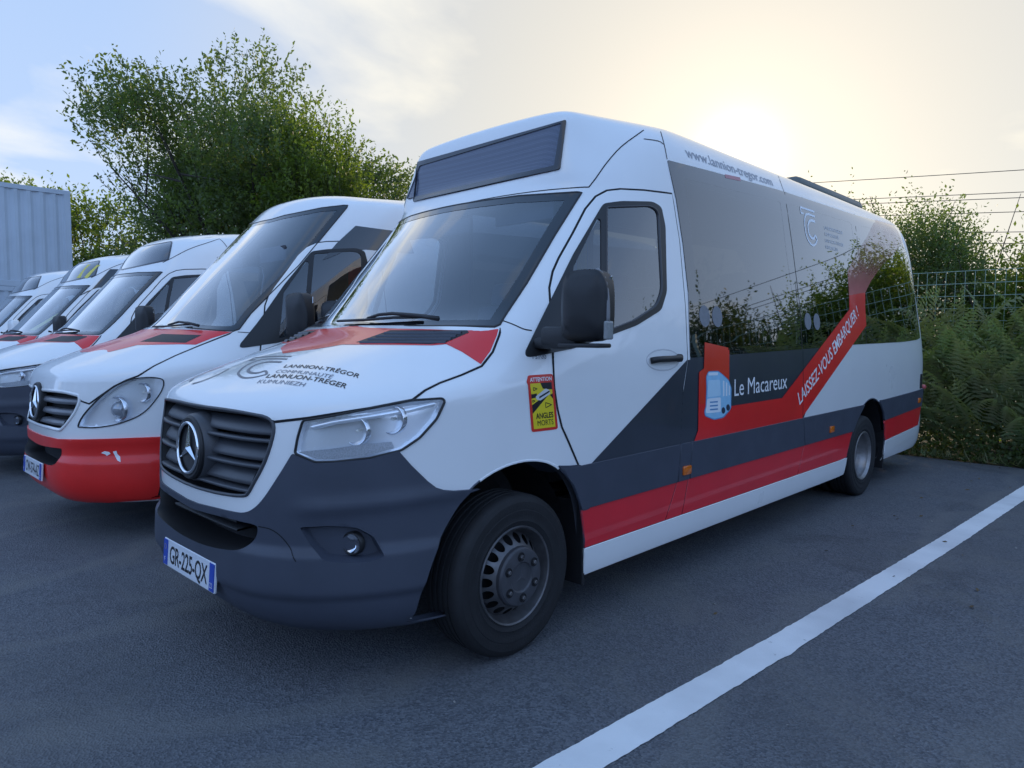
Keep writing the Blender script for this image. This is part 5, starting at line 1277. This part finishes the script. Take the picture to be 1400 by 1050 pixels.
def ground():
    # verge: rough soil sheet up to the horizon; asphalt car park on top of it
    soil = mat('soil', (.055, .050, .030), .95, var=.4, scale=2.0, bump=.5, bscale=8, col2=(.035, .050, .018))
    n = 60; xs = np.linspace(-1, 1, n); xs = np.sign(xs)*np.abs(xs)**3*900; V = []; F = []
    for y in xs:
        for x in xs: V.append((x, y, -.03))
    for j in range(n-1):
        for i in range(n-1): F.append((j*n+i, j*n+i+1, (j+1)*n+i+1, (j+1)*n+i))
    tag(mesh('ground', V, F, soil), kind='structure')
    A = asphalt(); rr = random.Random(3)
    edge = [(x, 7.93+.06*math.sin(x*1.7)+rr.uniform(-.03, .03)) for x in np.linspace(-45, 40, 220)]
    V = [(x, y, 0.0) for x, y in edge]+[(-45, -45, 0), (40, -45, 0)]
    V2 = V+[(x, y+.02, -.05) for x, y in edge]; k = len(edge)
    F = [tuple([k+0, k+1]+list(range(k-1, -1, -1)))]+[(i, i+1, k+2+i+1, k+2+i) for i in range(k-1)]
    tag(mesh('car_park', V2, F, A), kind='structure')
    # painted bay line, edges slightly ragged
    m = bpy.data.materials.new('line_paint'); m.use_nodes = True; nt = m.node_tree; b = nt.nodes['Principled BSDF']; tc = nt.nodes.new('ShaderNodeTexCoord')
    no = nt.nodes.new('ShaderNodeTexNoise'); no.inputs['Scale'].default_value = 22; no.inputs['Detail'].default_value = 7; no.inputs['Roughness'].default_value = .7; nt.links.new(tc.outputs['Object'], no.inputs['Vector'])
    mr = nt.nodes.new('ShaderNodeMapRange'); mr.inputs[1].default_value = .25; mr.inputs[2].default_value = .35; nt.links.new(no.outputs[0], mr.inputs[0])
    n2 = nt.nodes.new('ShaderNodeTexNoise'); n2.inputs['Scale'].default_value = 1.8; n2.inputs['Detail'].default_value = 5; nt.links.new(tc.outputs['Object'], n2.inputs['Vector'])
    mx2 = nt.nodes.new('ShaderNodeMix'); mx2.data_type = 'RGBA'; mx2.inputs[6].default_value = (.78, .78, .77, 1); mx2.inputs[7].default_value = (.58, .58, .58, 1)
    mr2 = nt.nodes.new('ShaderNodeMapRange'); mr2.inputs[1].default_value = .42; mr2.inputs[2].default_value = .70; nt.links.new(n2.outputs[0], mr2.inputs[0]); nt.links.new(mr2.outputs[0], mx2.inputs[0])
    mx = nt.nodes.new('ShaderNodeMix'); mx.data_type = 'RGBA'; mx.inputs[6].default_value = (.08, .08, .085, 1); nt.links.new(mx2.outputs[2], mx.inputs[7])
    nt.links.new(mr.outputs[0], mx.inputs[0]); nt.links.new(mx.outputs[2], b.inputs['Base Color']); b.inputs['Roughness'].default_value = .7
    vb = nt.nodes.new('ShaderNodeTexVoronoi'); vb.inputs['Scale'].default_value = 170; nt.links.new(tc.outputs['Object'], vb.inputs['Vector'])
    bp = nt.nodes.new('ShaderNodeBump'); bp.inputs['Strength'].default_value = .3; bp.inputs['Distance'].default_value = .004; nt.links.new(vb.outputs['Distance'], bp.inputs['Height']); nt.links.new(bp.outputs[0], b.inputs['Normal'])
    yy = np.linspace(-1.0, 7.80, 700); L_ = np.interp(yy, [-1, .457, 1.983, 4.4, 6.89, 7.8], [1.425, 1.549, 1.669, 1.808, 1.922, 1.965]); W = np.interp(yy, [-1, .6, 2.1, 5.96, 7.8], [.150, .150, .138, .140, .140])
    jit = lambda s: np.convolve(RNG.normal(0, 1, len(yy)+6), np.ones(3)/3, 'same')[3:-3]*s
    j1, j2 = jit(.0022), jit(.0022)
    bump_ = .010*np.exp(-((yy-1.83)/.05)**2)
    V = [(a+p, y, .004) for a, p, y in zip(L_, j1, yy)]+[(a+w+p+q, y, .004) for a, w, p, y, q in zip(L_, W, j2, yy, bump_)]; n = len(yy)
    tag(mesh('painted_line', V, [(i, i+n, i+n+1, i+1) for i in range(n-1)], m), kind='structure')
    # pebbles
    q = MB(); g = random.Random(5)
    for k in range(420):
        x, y = g.uniform(-3.5, 4), g.uniform(-.2, 7.5)
        r = g.uniform(.0015, .0045) if g.random() < .93 else g.uniform(.006, .011)
        t = [Vector((g.gauss(0, 1), g.gauss(0, 1), g.gauss(0, .6))).normalized()*r for _ in range(5)]
        q.add([(x+v.x, y+v.y, max(.001, r*.4+v.z)) for v in t], [(0, 1, 2), (0, 2, 3), (0, 3, 4), (0, 4, 1), (1, 3, 2), (1, 4, 3)])
    tag(q.build('grit', mat('pale_grit', (.30, .29, .27), .8, var=.5, scale=30)), 'scattered pale grit and small pebbles lying on the dark asphalt', 'grit', kind='stuff')
    dl = MB(); g = random.Random(9)
    for k in range(70):
        x, y, a, r = g.uniform(1.2, 5), g.uniform(1.0, 7.7), g.uniform(0, 6.28), g.uniform(.012, .026)
        y = 7.9-(7.9-y)*g.random()**1.5 if g.random() < .6 else y
        c, s_ = math.cos(a)*r, math.sin(a)*r; dl.add([(x-c, y-s_, .006), (x+s_*.4, y-c*.4, .006), (x+c, y+s_, .012), (x-s_*.4, y+c*.4, .014)], [(0, 1, 2, 3)])
    tag(dl.build('fallen_leaves', mat('dead_leaf', (.14, .09, .035), .8, var=.4, scale=3)), 'small dry fallen leaves scattered on the asphalt', 'leaves', kind='stuff')

# ================================================================ plants
def leaf_mat(name, c1, c2, c3, trans=.45, sc=.9):
    m = bpy.data.materials.new(name); m.use_nodes = True; nt = m.node_tree; N = nt.nodes; L = nt.links; N.clear()
    out = N.new('ShaderNodeOutputMaterial'); tc = N.new('ShaderNodeTexCoord')
    n1 = N.new('ShaderNodeTexNoise'); n1.inputs['Scale'].default_value = sc; n1.inputs['Detail'].default_value = 3; L.new(tc.outputs['Object'], n1.inputs['Vector'])
    n2 = N.new('ShaderNodeTexWhiteNoise'); 
    sn = N.new('ShaderNodeVectorMath'); sn.operation = 'SNAP'; sn.inputs[1].default_value = (.11, .11, .11); L.new(tc.outputs['Object'], sn.inputs[0]); L.new(sn.outputs[0], n2.inputs['Vector'])
    def mix(f, a, b):
        x = N.new('ShaderNodeMix'); x.data_type = 'RGBA'
        L.new(f, x.inputs[0])
        for s, v in ((x.inputs[6], a), (x.inputs[7], b)):
            if isinstance(v, tuple): s.default_value = (*v, 1)
            else: L.new(v, s)
        return x.outputs[2]
    r = N.new('ShaderNodeMapRange'); r.inputs[1].default_value = .35; r.inputs[2].default_value = .65; L.new(n1.outputs[0], r.inputs[0])
    c = mix(r.outputs[0], c1, c2); mm = N.new('ShaderNodeMath'); mm.operation = 'MULTIPLY'; mm.inputs[1].default_value = .55; L.new(n2.outputs[0], mm.inputs[0]); c = mix(mm.outputs[0], c, c3)
    d = N.new('ShaderNodeBsdfPrincipled'); L.new(c, d.inputs['Base Color']); d.inputs['Roughness'].default_value = .55; d.inputs['Specular IOR Level'].default_value = .35
    t = N.new('ShaderNodeBsdfTranslucent'); gm = N.new('ShaderNodeVectorMath'); gm.operation = 'MULTIPLY'; gm.inputs[1].default_value = (1.6, 1.7, .5); L.new(c, gm.inputs[0]); L.new(gm.outputs[0], t.inputs[0])
    x = N.new('ShaderNodeMixShader'); x.inputs[0].default_value = trans; L.new(d.outputs[0], x.inputs[1]); L.new(t.outputs[0], x.inputs[2]); L.new(x.outputs[0], out.inputs[0])
    MATS[name] = m; return m
BARK = mat('bark', (.055, .045, .035), .9, var=.4, scale=5, bump=.6, bscale=18)
def unit(a): return a/np.maximum(np.linalg.norm(a, axis=-1, keepdims=True), 1e-9)
def leaves(name, P, D, size, m, parent=None, wid=.5, rng=RNG):
    """one bent leaf (two triangles) at every P, pointing roughly along D"""
    n = len(P); D = unit(D+rng.normal(0, .55, (n, 3))); A = unit(np.cross(D, rng.normal(0, 1, (n, 3)))); Nn = np.cross(D, A)
    s = (size*rng.uniform(.6, 1.3, n))[:, None]
    V = np.stack([P, P+D*s*.5+A*s*wid*.5+Nn*s*.06, P+D*s-Nn*s*.08, P+D*s*.5-A*s*wid*.5+Nn*s*.06], 1).reshape(-1, 3)
    F = np.arange(n*4, dtype=np.int32).reshape(-1, 4)
    return mesh(name, V, F, m, parent)
def twigs(bases, dirs, lens, step, rng, droop=.0, spread=.03):
    """points and directions of leaves along many twigs"""
    P = []; D = []
    for b, d, l in zip(bases, dirs, lens):
        k = max(2, int(l/step)); t = np.linspace(.05, 1, k)[:, None]; bend = rng.normal(0, .16, 3); bend[2] -= droop
        p = b+d*l*t+bend*l*t**2; side = unit(rng.normal(0, 1, (k, 3))); P.append(p+side*spread*rng.random((k, 1))); D.append(unit(d*.8+side*.9))
    return np.concatenate(P), np.concatenate(D)
def limbs(base, crown_c, crown_r, n, rng, r0=.16, parent=None):
    """trunk and forked limbs reaching into the crown"""
    q = MB(); base = Vector(base); ends = []
    top = base.lerp(Vector(crown_c), .45)
    trunk = MB().tube([base, base.lerp(top, .5)+Vector((rng.normal(0, .08), rng.normal(0, .08), 0)), top], [r0, r0*.85, r0*.7], 10)
    for k in range(n):
        a = 2*math.pi*k/n+rng.uniform(-.4, .4); e = rng.uniform(.15, .95); rr = math.sqrt(1-e*e*.6)
        tip = Vector(crown_c)+Vector((math.cos(a)*crown_r[0]*rr*.8, math.sin(a)*crown_r[1]*rr*.8, (e*1.5-.6)*crown_r[2]*.85))
        st = base.lerp(top, rng.uniform(.45, 1.0)); mid = st.lerp(tip, .5)+Vector((rng.normal(0, .15), rng.normal(0, .15), rng.uniform(0, .3)))*crown_r[2]*.2
        q.tube([st, mid, tip], [r0*.42, r0*.25, r0*.06], 6)
        for j in range(4):
            t = rng.uniform(.3, .95); s = st.lerp(mid, t*2) if t < .5 else mid.lerp(tip, t*2-1); e2 = s+Vector(rng.normal(0, 1, 3)).normalized()*crown_r[0]*.34+Vector((0, 0, crown_r[2]*.12))
            q.tube([s, s.lerp(e2, .5)+Vector(rng.normal(0, .05, 3)), e2], [r0*.16, r0*.09, r0*.03], 5)
    trunk.V += q.V; trunk.F += [tuple(i+trunk.n for i in f) for f in q.F]; trunk.n += q.n
    return trunk.build('trunk', BARK, parent, auto=60)
def tree(name, base, c, r, ntwig, m, label, cat='tree', leaf=.12, twl=(.5, 1.1), seed=1, up=.6, group=None, step=.05, hollow=.35, nl=9, r0=.16, lobes=9, lobe_r=(.30, .55)):
    rng = np.random.default_rng(seed); root = empty(name, base); tag(root, label, cat, group)
    b = np.zeros(3); c = np.array(c, float)-np.array(base, float); r = np.array(r, float)
    limbs(tuple(b), tuple(c), tuple(r), nl, rng, r0, root)
    # uneven crown: several lobes inside an ellipsoid
    L = unit(rng.normal(0, 1, (lobes, 3)))*rng.uniform(.25, .78, (lobes, 1)); LR = rng.uniform(*lobe_r, lobes)
    k = rng.integers(0, lobes, ntwig); d = unit(rng.normal(0, 1, (ntwig, 3))); d[:, 2] = np.where(d[:, 2] < -.55, -d[:, 2], d[:, 2])
    q = L[k]+d*(LR[k]*rng.uniform(hollow, 1.0, ntwig)**.6)[:, None]
    bases = c+q*r; od = unit(q*[1, 1, .8]+[0, 0, up]+rng.normal(0, .28, (ntwig, 3)))
    P, D = twigs(bases, od, rng.uniform(*twl, ntwig), step, rng)
    leaves('crown', P, D, leaf, m, root, rng=rng)
    # thin shoots carrying the leaves
    s = rng.integers(0, ntwig, min(ntwig, 400)); t = MB()
    for i in s: t.tube([tuple(bases[i]-od[i]*.25), tuple(bases[i]+od[i]*.7)], [.012, .004], 3, False)
    t.build('twigs', BARK, root)['kind'] = 'stuff'
    return root
LG = leaf_mat('leaf_grey_green', (.075, .115, .040), (.10, .15, .045), (.13, .15, .09), .5)
LY = leaf_mat('leaf_fresh_green', (.095, .15, .030), (.14, .18, .035), (.09, .12, .035), .55)
LD = leaf_mat('leaf_dark_green', (.028, .052, .016), (.045, .075, .022), (.06, .07, .03))
LF = leaf_mat('fern_green', (.21, .28, .14), (.23, .25, .14), (.24, .20, .11), .35, 1.6)
def hedge_part(name, x0, x1, y0, y1, ztop, n, m, label, leaf=.07, seed=2, up=1.0, cat='shrub', group=None, twl=(.35, .8), dens_top=.5, zmin=0.0):
    """shrub filling a box with an uneven top"""
    rng = np.random.default_rng(seed); root = empty(name, ((x0+x1)/2, (y0+y1)/2, 0)); tag(root, label, cat, group); o = np.array([(x0+x1)/2, (y0+y1)/2, 0])
    w = (x1-x0)/2
    x = rng.uniform(x0, x1, n); y = rng.uniform(y0, y1, n)
    topz = ztop*(.80+.12*np.sin(x*1.3+seed)+.08*np.sin(x*3.1+seed*2))*(1-.25*np.abs((x-o[0])/w)**3)
    z = zmin+(topz-zmin)*rng.random(n)**dens_top-.25
    b = np.stack([x, y, np.maximum(z, .05)], 1)-o; d = unit(np.stack([(x-o[0])/w*.3, rng.normal(-.25, .4, n), np.full(n, up)], 1)+rng.normal(0, .35, (n, 3)))
    P, D = twigs(b, d, rng.uniform(*twl, n), .035 if leaf < .09 else .05, rng); leaves('foliage', P, D, leaf, m, root, rng=rng)
    t = MB()
    for k in range(max(6, int((x1-x0)*5))):
        bx, by = rng.uniform(x0, x1), rng.uniform(y0, y1); h = ztop*rng.uniform(.6, .95); p = Vector((bx, by, -.05))-Vector(o)
        t.tube([p, p+Vector((rng.normal(0, .15), rng.normal(0, .1), h*.5)), p+Vector((rng.normal(0, .35), rng.normal(0, .2), h))], [.025, .016, .004], 4, False)
    t.build('stems', BARK, root); return root
def fern_bank(x0, x1, y0, y1, n, ht, seed=4):
    """arching fronds, each a midrib with pairs of tapering leaflets"""
    rng = np.random.default_rng(seed); K = 12; t = np.linspace(.12, 1, K)
    V = []; F = []
    for sgn in (1, -1):
        for i in range(K):
            a = t[i]; l = .30*min(1, (1-a)*1.1+.03)*(.6+.4*min(1, a*4)); 
            b = len(V); V += [(0, a-.010, 0), (0, a+.010, 0), (sgn*l*.5, a+.036+.1*l, .012), (sgn*l, a+.03+.3*l, -l*.25), (sgn*l*.5, a+.004+.1*l, -.01)]; F += [(b, b+1, b+2, b+4), (b+2, b+3, b+4)]
    T = np.array(V); nv = len(T); AV = []; AF = []
    for k in range(n):
        L = ht*rng.uniform(.55, 1.15); az = rng.normal(-math.pi/2, 1.15); x = rng.uniform(x0, x1); y = rng.uniform(y0, y1); tt = (y-y0)/(y1-y0); z = rng.uniform(-.05, .40)+1.05*tt*rng.random()**.6+(.3*tt)
        if rng.random() < .2: z += .25
        s = T[:, 1]; lean = rng.uniform(.25, .9); curve = rng.uniform(.5, 1.1)
        ang = math.pi/2-lean*.5-curve*s*1.1
        # integrate the arch
        r = np.interp(s, np.linspace(0, 1.1, 12), np.cumsum(np.cos(math.pi/2-lean*.5-curve*np.linspace(0, 1.1, 12)*1.1))*.1)*L; h = np.interp(s, np.linspace(0, 1.1, 12), np.cumsum(np.sin(math.pi/2-lean*.5-curve*np.linspace(0, 1.1, 12)*1.1))*.1)*L
        tw = rng.normal(0, .35); sx = T[:, 0]*L; sz = T[:, 2]*L
        px = r*math.cos(az)-sx*math.sin(az)*math.cos(tw)-sz*np.sin(ang)*0; py = r*math.sin(az)+sx*math.cos(az)*math.cos(tw); pz = h+sx*math.sin(tw)+sz
        AV.append(np.stack([x+px, y+py, z+pz], 1)); AF += [tuple(q+k*nv for q in f) for f in F]
    return np.concatenate(AV), AF
def plants():
    # tall trees on the left beyond the row
    tree('tree', (-21.2, 10.4, 0), (-21.2, 10.4, 5.5), (5.6, 6.2, 4.7), 7900, LG, 'large spreading grey-green tree rising behind the middle of the parked row', leaf=.145, twl=(.35, .95), seed=11, up=.6, step=.06, nl=13, r0=.24, lobes=30, hollow=.15, lobe_r=(.22, .42))
    tree('tree', (-25.5, 9.6, 0), (-25.5, 9.6, 6.0), (2.6, 2.6, 3.6), 800, LG, 'slimmer loose-leaved tree at the left flank of the largest tree', leaf=.15, twl=(.6, 1.4), seed=12, up=.9, step=.07, hollow=.2)
    tree('tree', (-16.9, 11.2, 0), (-16.9, 11.2, 5.0), (2.5, 2.6, 3.4), 1500, LY, 'bright yellow-green young tree on the right flank of the largest tree', leaf=.13, twl=(.6, 1.4), seed=13, up=1.0, step=.06, hollow=.1, r0=.1)
    tree('tree', (-43, 7.4, 0), (-43, 7.4, 6.9), (4.6, 4.6, 2.9), 1400, LY, 'low round tree peeking over the stacked shipping containers', leaf=.20, twl=(.7, 1.4), seed=14, up=.5, step=.09)
    tree('tree', (-31, 8.0, 0), (-31, 8.0, 4.4), (2.4, 2.4, 2.9), 800, LY, 'yellow-green bush filling the gap beside the container corner', leaf=.18, twl=(.5, 1.2), seed=15, up=.5, step=.08)
    # dense shrub belt under the left trees
    for i, (x0, x1, z, m, lb) in enumerate(((-27, -21.5, 4.0, LD, 'dark dense shrub below the left end of the big tree'), (-21.5, -16.5, 4.2, LD, 'dark dense shrub below the middle of the big tree'), (-16.5, -12.0, 3.6, LD, 'dark shrub behind the tall-windscreen minibus'))):
        hedge_part('shrub', x0, x1, 9.6, 11.8, z, 900, m, lb, leaf=.13, seed=30+i, group='shrubs behind the row', dens_top=.8)
    # right: willow-like bushes, climbers on the fence, ferns in front of it
    hedge_part('bush', -1.6, 1.0, 10.0, 11.3, 3.75, 5200, LG, 'tall feathery willow-like bush behind the rear corner of the nearest minibus', leaf=.050, seed=41, up=1.6, twl=(.3, .85), dens_top=.55, cat='bush')
    hedge_part('bush', .9, 3.4, 9.75, 10.9, 3.05, 4200, LY, 'leafy green bush growing over the top of the mesh fence', leaf=.058, seed=42, up=.5, cat='bush', dens_top=.6)
    hedge_part('bush', -9.5, -2.6, 9.6, 11.2, 3.0, 1300, LD, 'long dark bush hidden behind the minibus row', leaf=.10, seed=43, cat='bush', dens_top=.8)
    for i, (x0, x1, z) in enumerate(((2.9, 5.5, 3.2), (5.5, 9.0, 3.1), (9.0, 13.0, 3.4), (13, 18, 3.3))):
        hedge_part('hedge', x0, x1, 9.7, 10.9, z, 2200, LD, ('dark hedge along the fence, nearest to the leafy green bush', 'dark hedge on the fence, one stretch farther right of the leafy bush', 'tall dark hedge on the fence well beyond the right edge', 'dark hedge at the far right end of the fence')[i], leaf=.065, seed=50+i, cat='hedge', group='hedge along the fence', dens_top=.7)
    V, F = fern_bank(-1.8, 3.6, 8.2, 9.0, 900, .78)
    tag(mesh('ferns', V, F, LF), 'bank of bracken ferns and undergrowth between the asphalt and the fence', 'ferns', kind='stuff')
    rng = np.random.default_rng(8); n = 26000; P = np.stack([rng.uniform(-5, 4.5, n), 8.02+rng.random(n)**1.2*1.0, rng.random(n)**1.3*1.5], 1); P[:, 2] *= np.clip((P[:, 1]-7.9)*1.4, .1, 1)
    tag(leaves('undergrowth', P, rng.normal(0, 1, (n, 3))*[1, 1, .6]+[0, -.4, .5], .055, LG, wid=.7, rng=rng), 'low leafy undergrowth along the edge of the asphalt', 'undergrowth', kind='stuff')
    n = 2600; P = np.stack([rng.uniform(-6, 6, n), 7.93+rng.random(n)*.35, rng.random(n)*.02], 1)
    tag(leaves('grass', P, np.tile([0, -.25, 1.0], (n, 1)), .13, LF, wid=.09, rng=rng), 'thin grass fringing the car park edge', 'grass', kind='stuff')
    # far tree lines seen only between things and in reflections
    for i, (x, y, w) in enumerate(((-30, -32, 16), (-8, -34, 16), (14, -33, 16), (27, -18, 12), (30, 4, 14), (30, 24, 14))):
        hedge_part('treeline', x-w, x+w, y-3, y+3, 6.0, 500, LD, 'distant dark belt of trees across the car park', leaf=.55, seed=60+i, cat='trees', group='far tree belts', twl=(1.0, 2.0), dens_top=.8)
def fence():
    root = empty('mesh_fence', (0, 9.12, 0)); tag(root, 'green welded wire mesh fence standing among the ferns and bushes', 'fence')
    G = mat('fence_green', (.30, .40, .32), .4, coat=.3, var=.2); y = 0; x0, x1, zt = -10, 14, 2.22
    q = MB(); n = 0
    def bar(a, b, r):
        a, b = np.array(a, float), np.array(b, float); d = b-a; ax = np.array([1, 0, 0]) if abs(d[2]) > abs(d[0]) else np.array([0, 0, 1]); o = [ax*r, np.array([0, r, 0]), -ax*r, np.array([0, -r, 0])]
        q.add([a+k for k in o]+[b+k for k in o], [(0, 1, 5, 4), (1, 2, 6, 5), (2, 3, 7, 6), (3, 0, 4, 7)])
    for x in np.arange(x0, x1, .105): bar((x, y, .02), (x, y, zt), .003)
    for z in np.arange(.05, zt+.01, .155): bar((x0, y-.005, z), (x1, y-.005, z), .0036)
    w = q.build('wire_mesh', G, root); w['kind'] = 'stuff'
    for x in np.arange(-8.6, 14, 2.5): MB().box((x+.8, .05, zt/2), (.06, .05, zt+.06), bev=.006).build('post', G, root)
def power_lines():
    W = mat('cable_black', (.03, .03, .035), .6, var=.1)
    for i, (z, dy) in enumerate(((7.7, 0), (6.98, .4), (6.72, 0), (6.3, .6), (5.5, 0), (5.12, .3))):
        pts = []
        for x in np.linspace(-12, 62, 38): pts.append((x, 30+dy, z-.085*(x+4.5)*(1-.004*(x+4.5)) ))
        o = MB().tube(pts, .014, 5).build('power_line', W)
        tag(o, ('highest black power line crossing the sky at the right', 'second power line from the top, just above its neighbour', 'third power line from the top at the right', 'fourth power line from the top at the right', 'fifth power line, low over the bushes at the right', 'lowest power line, just above the bushes at the right')[i], 'power line', 'power lines over the bushes')
def container(x, y1, z0, label):
    """corrugated steel container, long side facing the buses"""
    L, W, H = 12.19, 2.44, 2.59; root = empty('shipping_container', (x-W/2, y1-L/2, z0)); tag(root, label, 'shipping container', 'stacked shipping containers')
    C = mat('container_paint', (.46, .52, .58), .55, var=.12, scale=1.2, rvar=.1)
    for s_, nm in ((1, 'side_wall'), (-1, 'side_wall')):
        prof = []; p = .278; y = -L/2+.10
        while y < L/2-.12-p: prof += [(y, 0), (y+.072, 0), (y+.140, -.036), (y+.210, -.036)]; y += p
        prof.append((y, 0)); prof.append((L/2-.08, 0)); V = []
        for yy, d in prof: V += [(s_*(W/2-.012+d), yy, .14), (s_*(W/2-.012+d), yy, H-.10)]
        mesh(nm, V, [(2*i, 2*i+2, 2*i+3, 2*i+1) if s_ > 0 else (2*i, 2*i+1, 2*i+3, 2*i+2) for i in range(len(prof)-1)], C, root)
        MB().box((s_*(W/2-.04), 0, H-.06), (.085, L, .12), bev=.008).build('top_rail', C, root); MB().box((s_*(W/2-.04), 0, .08), (.085, L, .15), bev=.008).build('bottom_rail', C, root)
    MB().box((0, 0, H-.04), (W-.05, L-.05, .04)).build('roof', C, root); MB().box((0, 0, .1), (W-.05, L-.05, .08)).build('floor', BLACK, root)
    for sy in (1, -1):
        MB().box((0, sy*(L/2-.04), H/2), (W-.12, .05, H-.1), bev=.005).build('end_wall', C, root)
        for sx in (1, -1): MB().box((sx*(W/2-.075), sy*(L/2-.075), H/2), (.15, .15, H), bev=.01).build('corner_post', C, root)
    return root
# ================================================================ put the place together
ground()
BA = bus_a()
SIGNC = None
bus_b((-2.86, .05, 0), BA)
SC = Surf(body_net('C'), (-5.8, .05, -.04))
SIGNC = SC.px(rounded([(164, 370), (180, 339.5), (236.5, 329.5), (231, 356)], 3, 2), 6, True)
bus_late((-5.8, .05, -.04), 'white minibus with dark bumper and black mirrors, third from the camera', BA, SC)
bus_late((-8.6, .10, -.05), 'white minibus with white mirrors and painted yellow reflections on its sign glass, fourth in row', BA, SC, white_mirror=True, yellow=True, film=True)
bus_late((-12.1, .15, -.06), 'white minibus farthest from the camera, cut by the left edge of the picture', BA, SC)
fence(); power_lines(); plants()
container(-18.6, 4.25, 0.0, 'lower pale blue corrugated container, mostly hidden behind the far minibuses')
container(-18.6, 4.25, 2.59, 'upper pale blue corrugated container showing above the far minibuses')
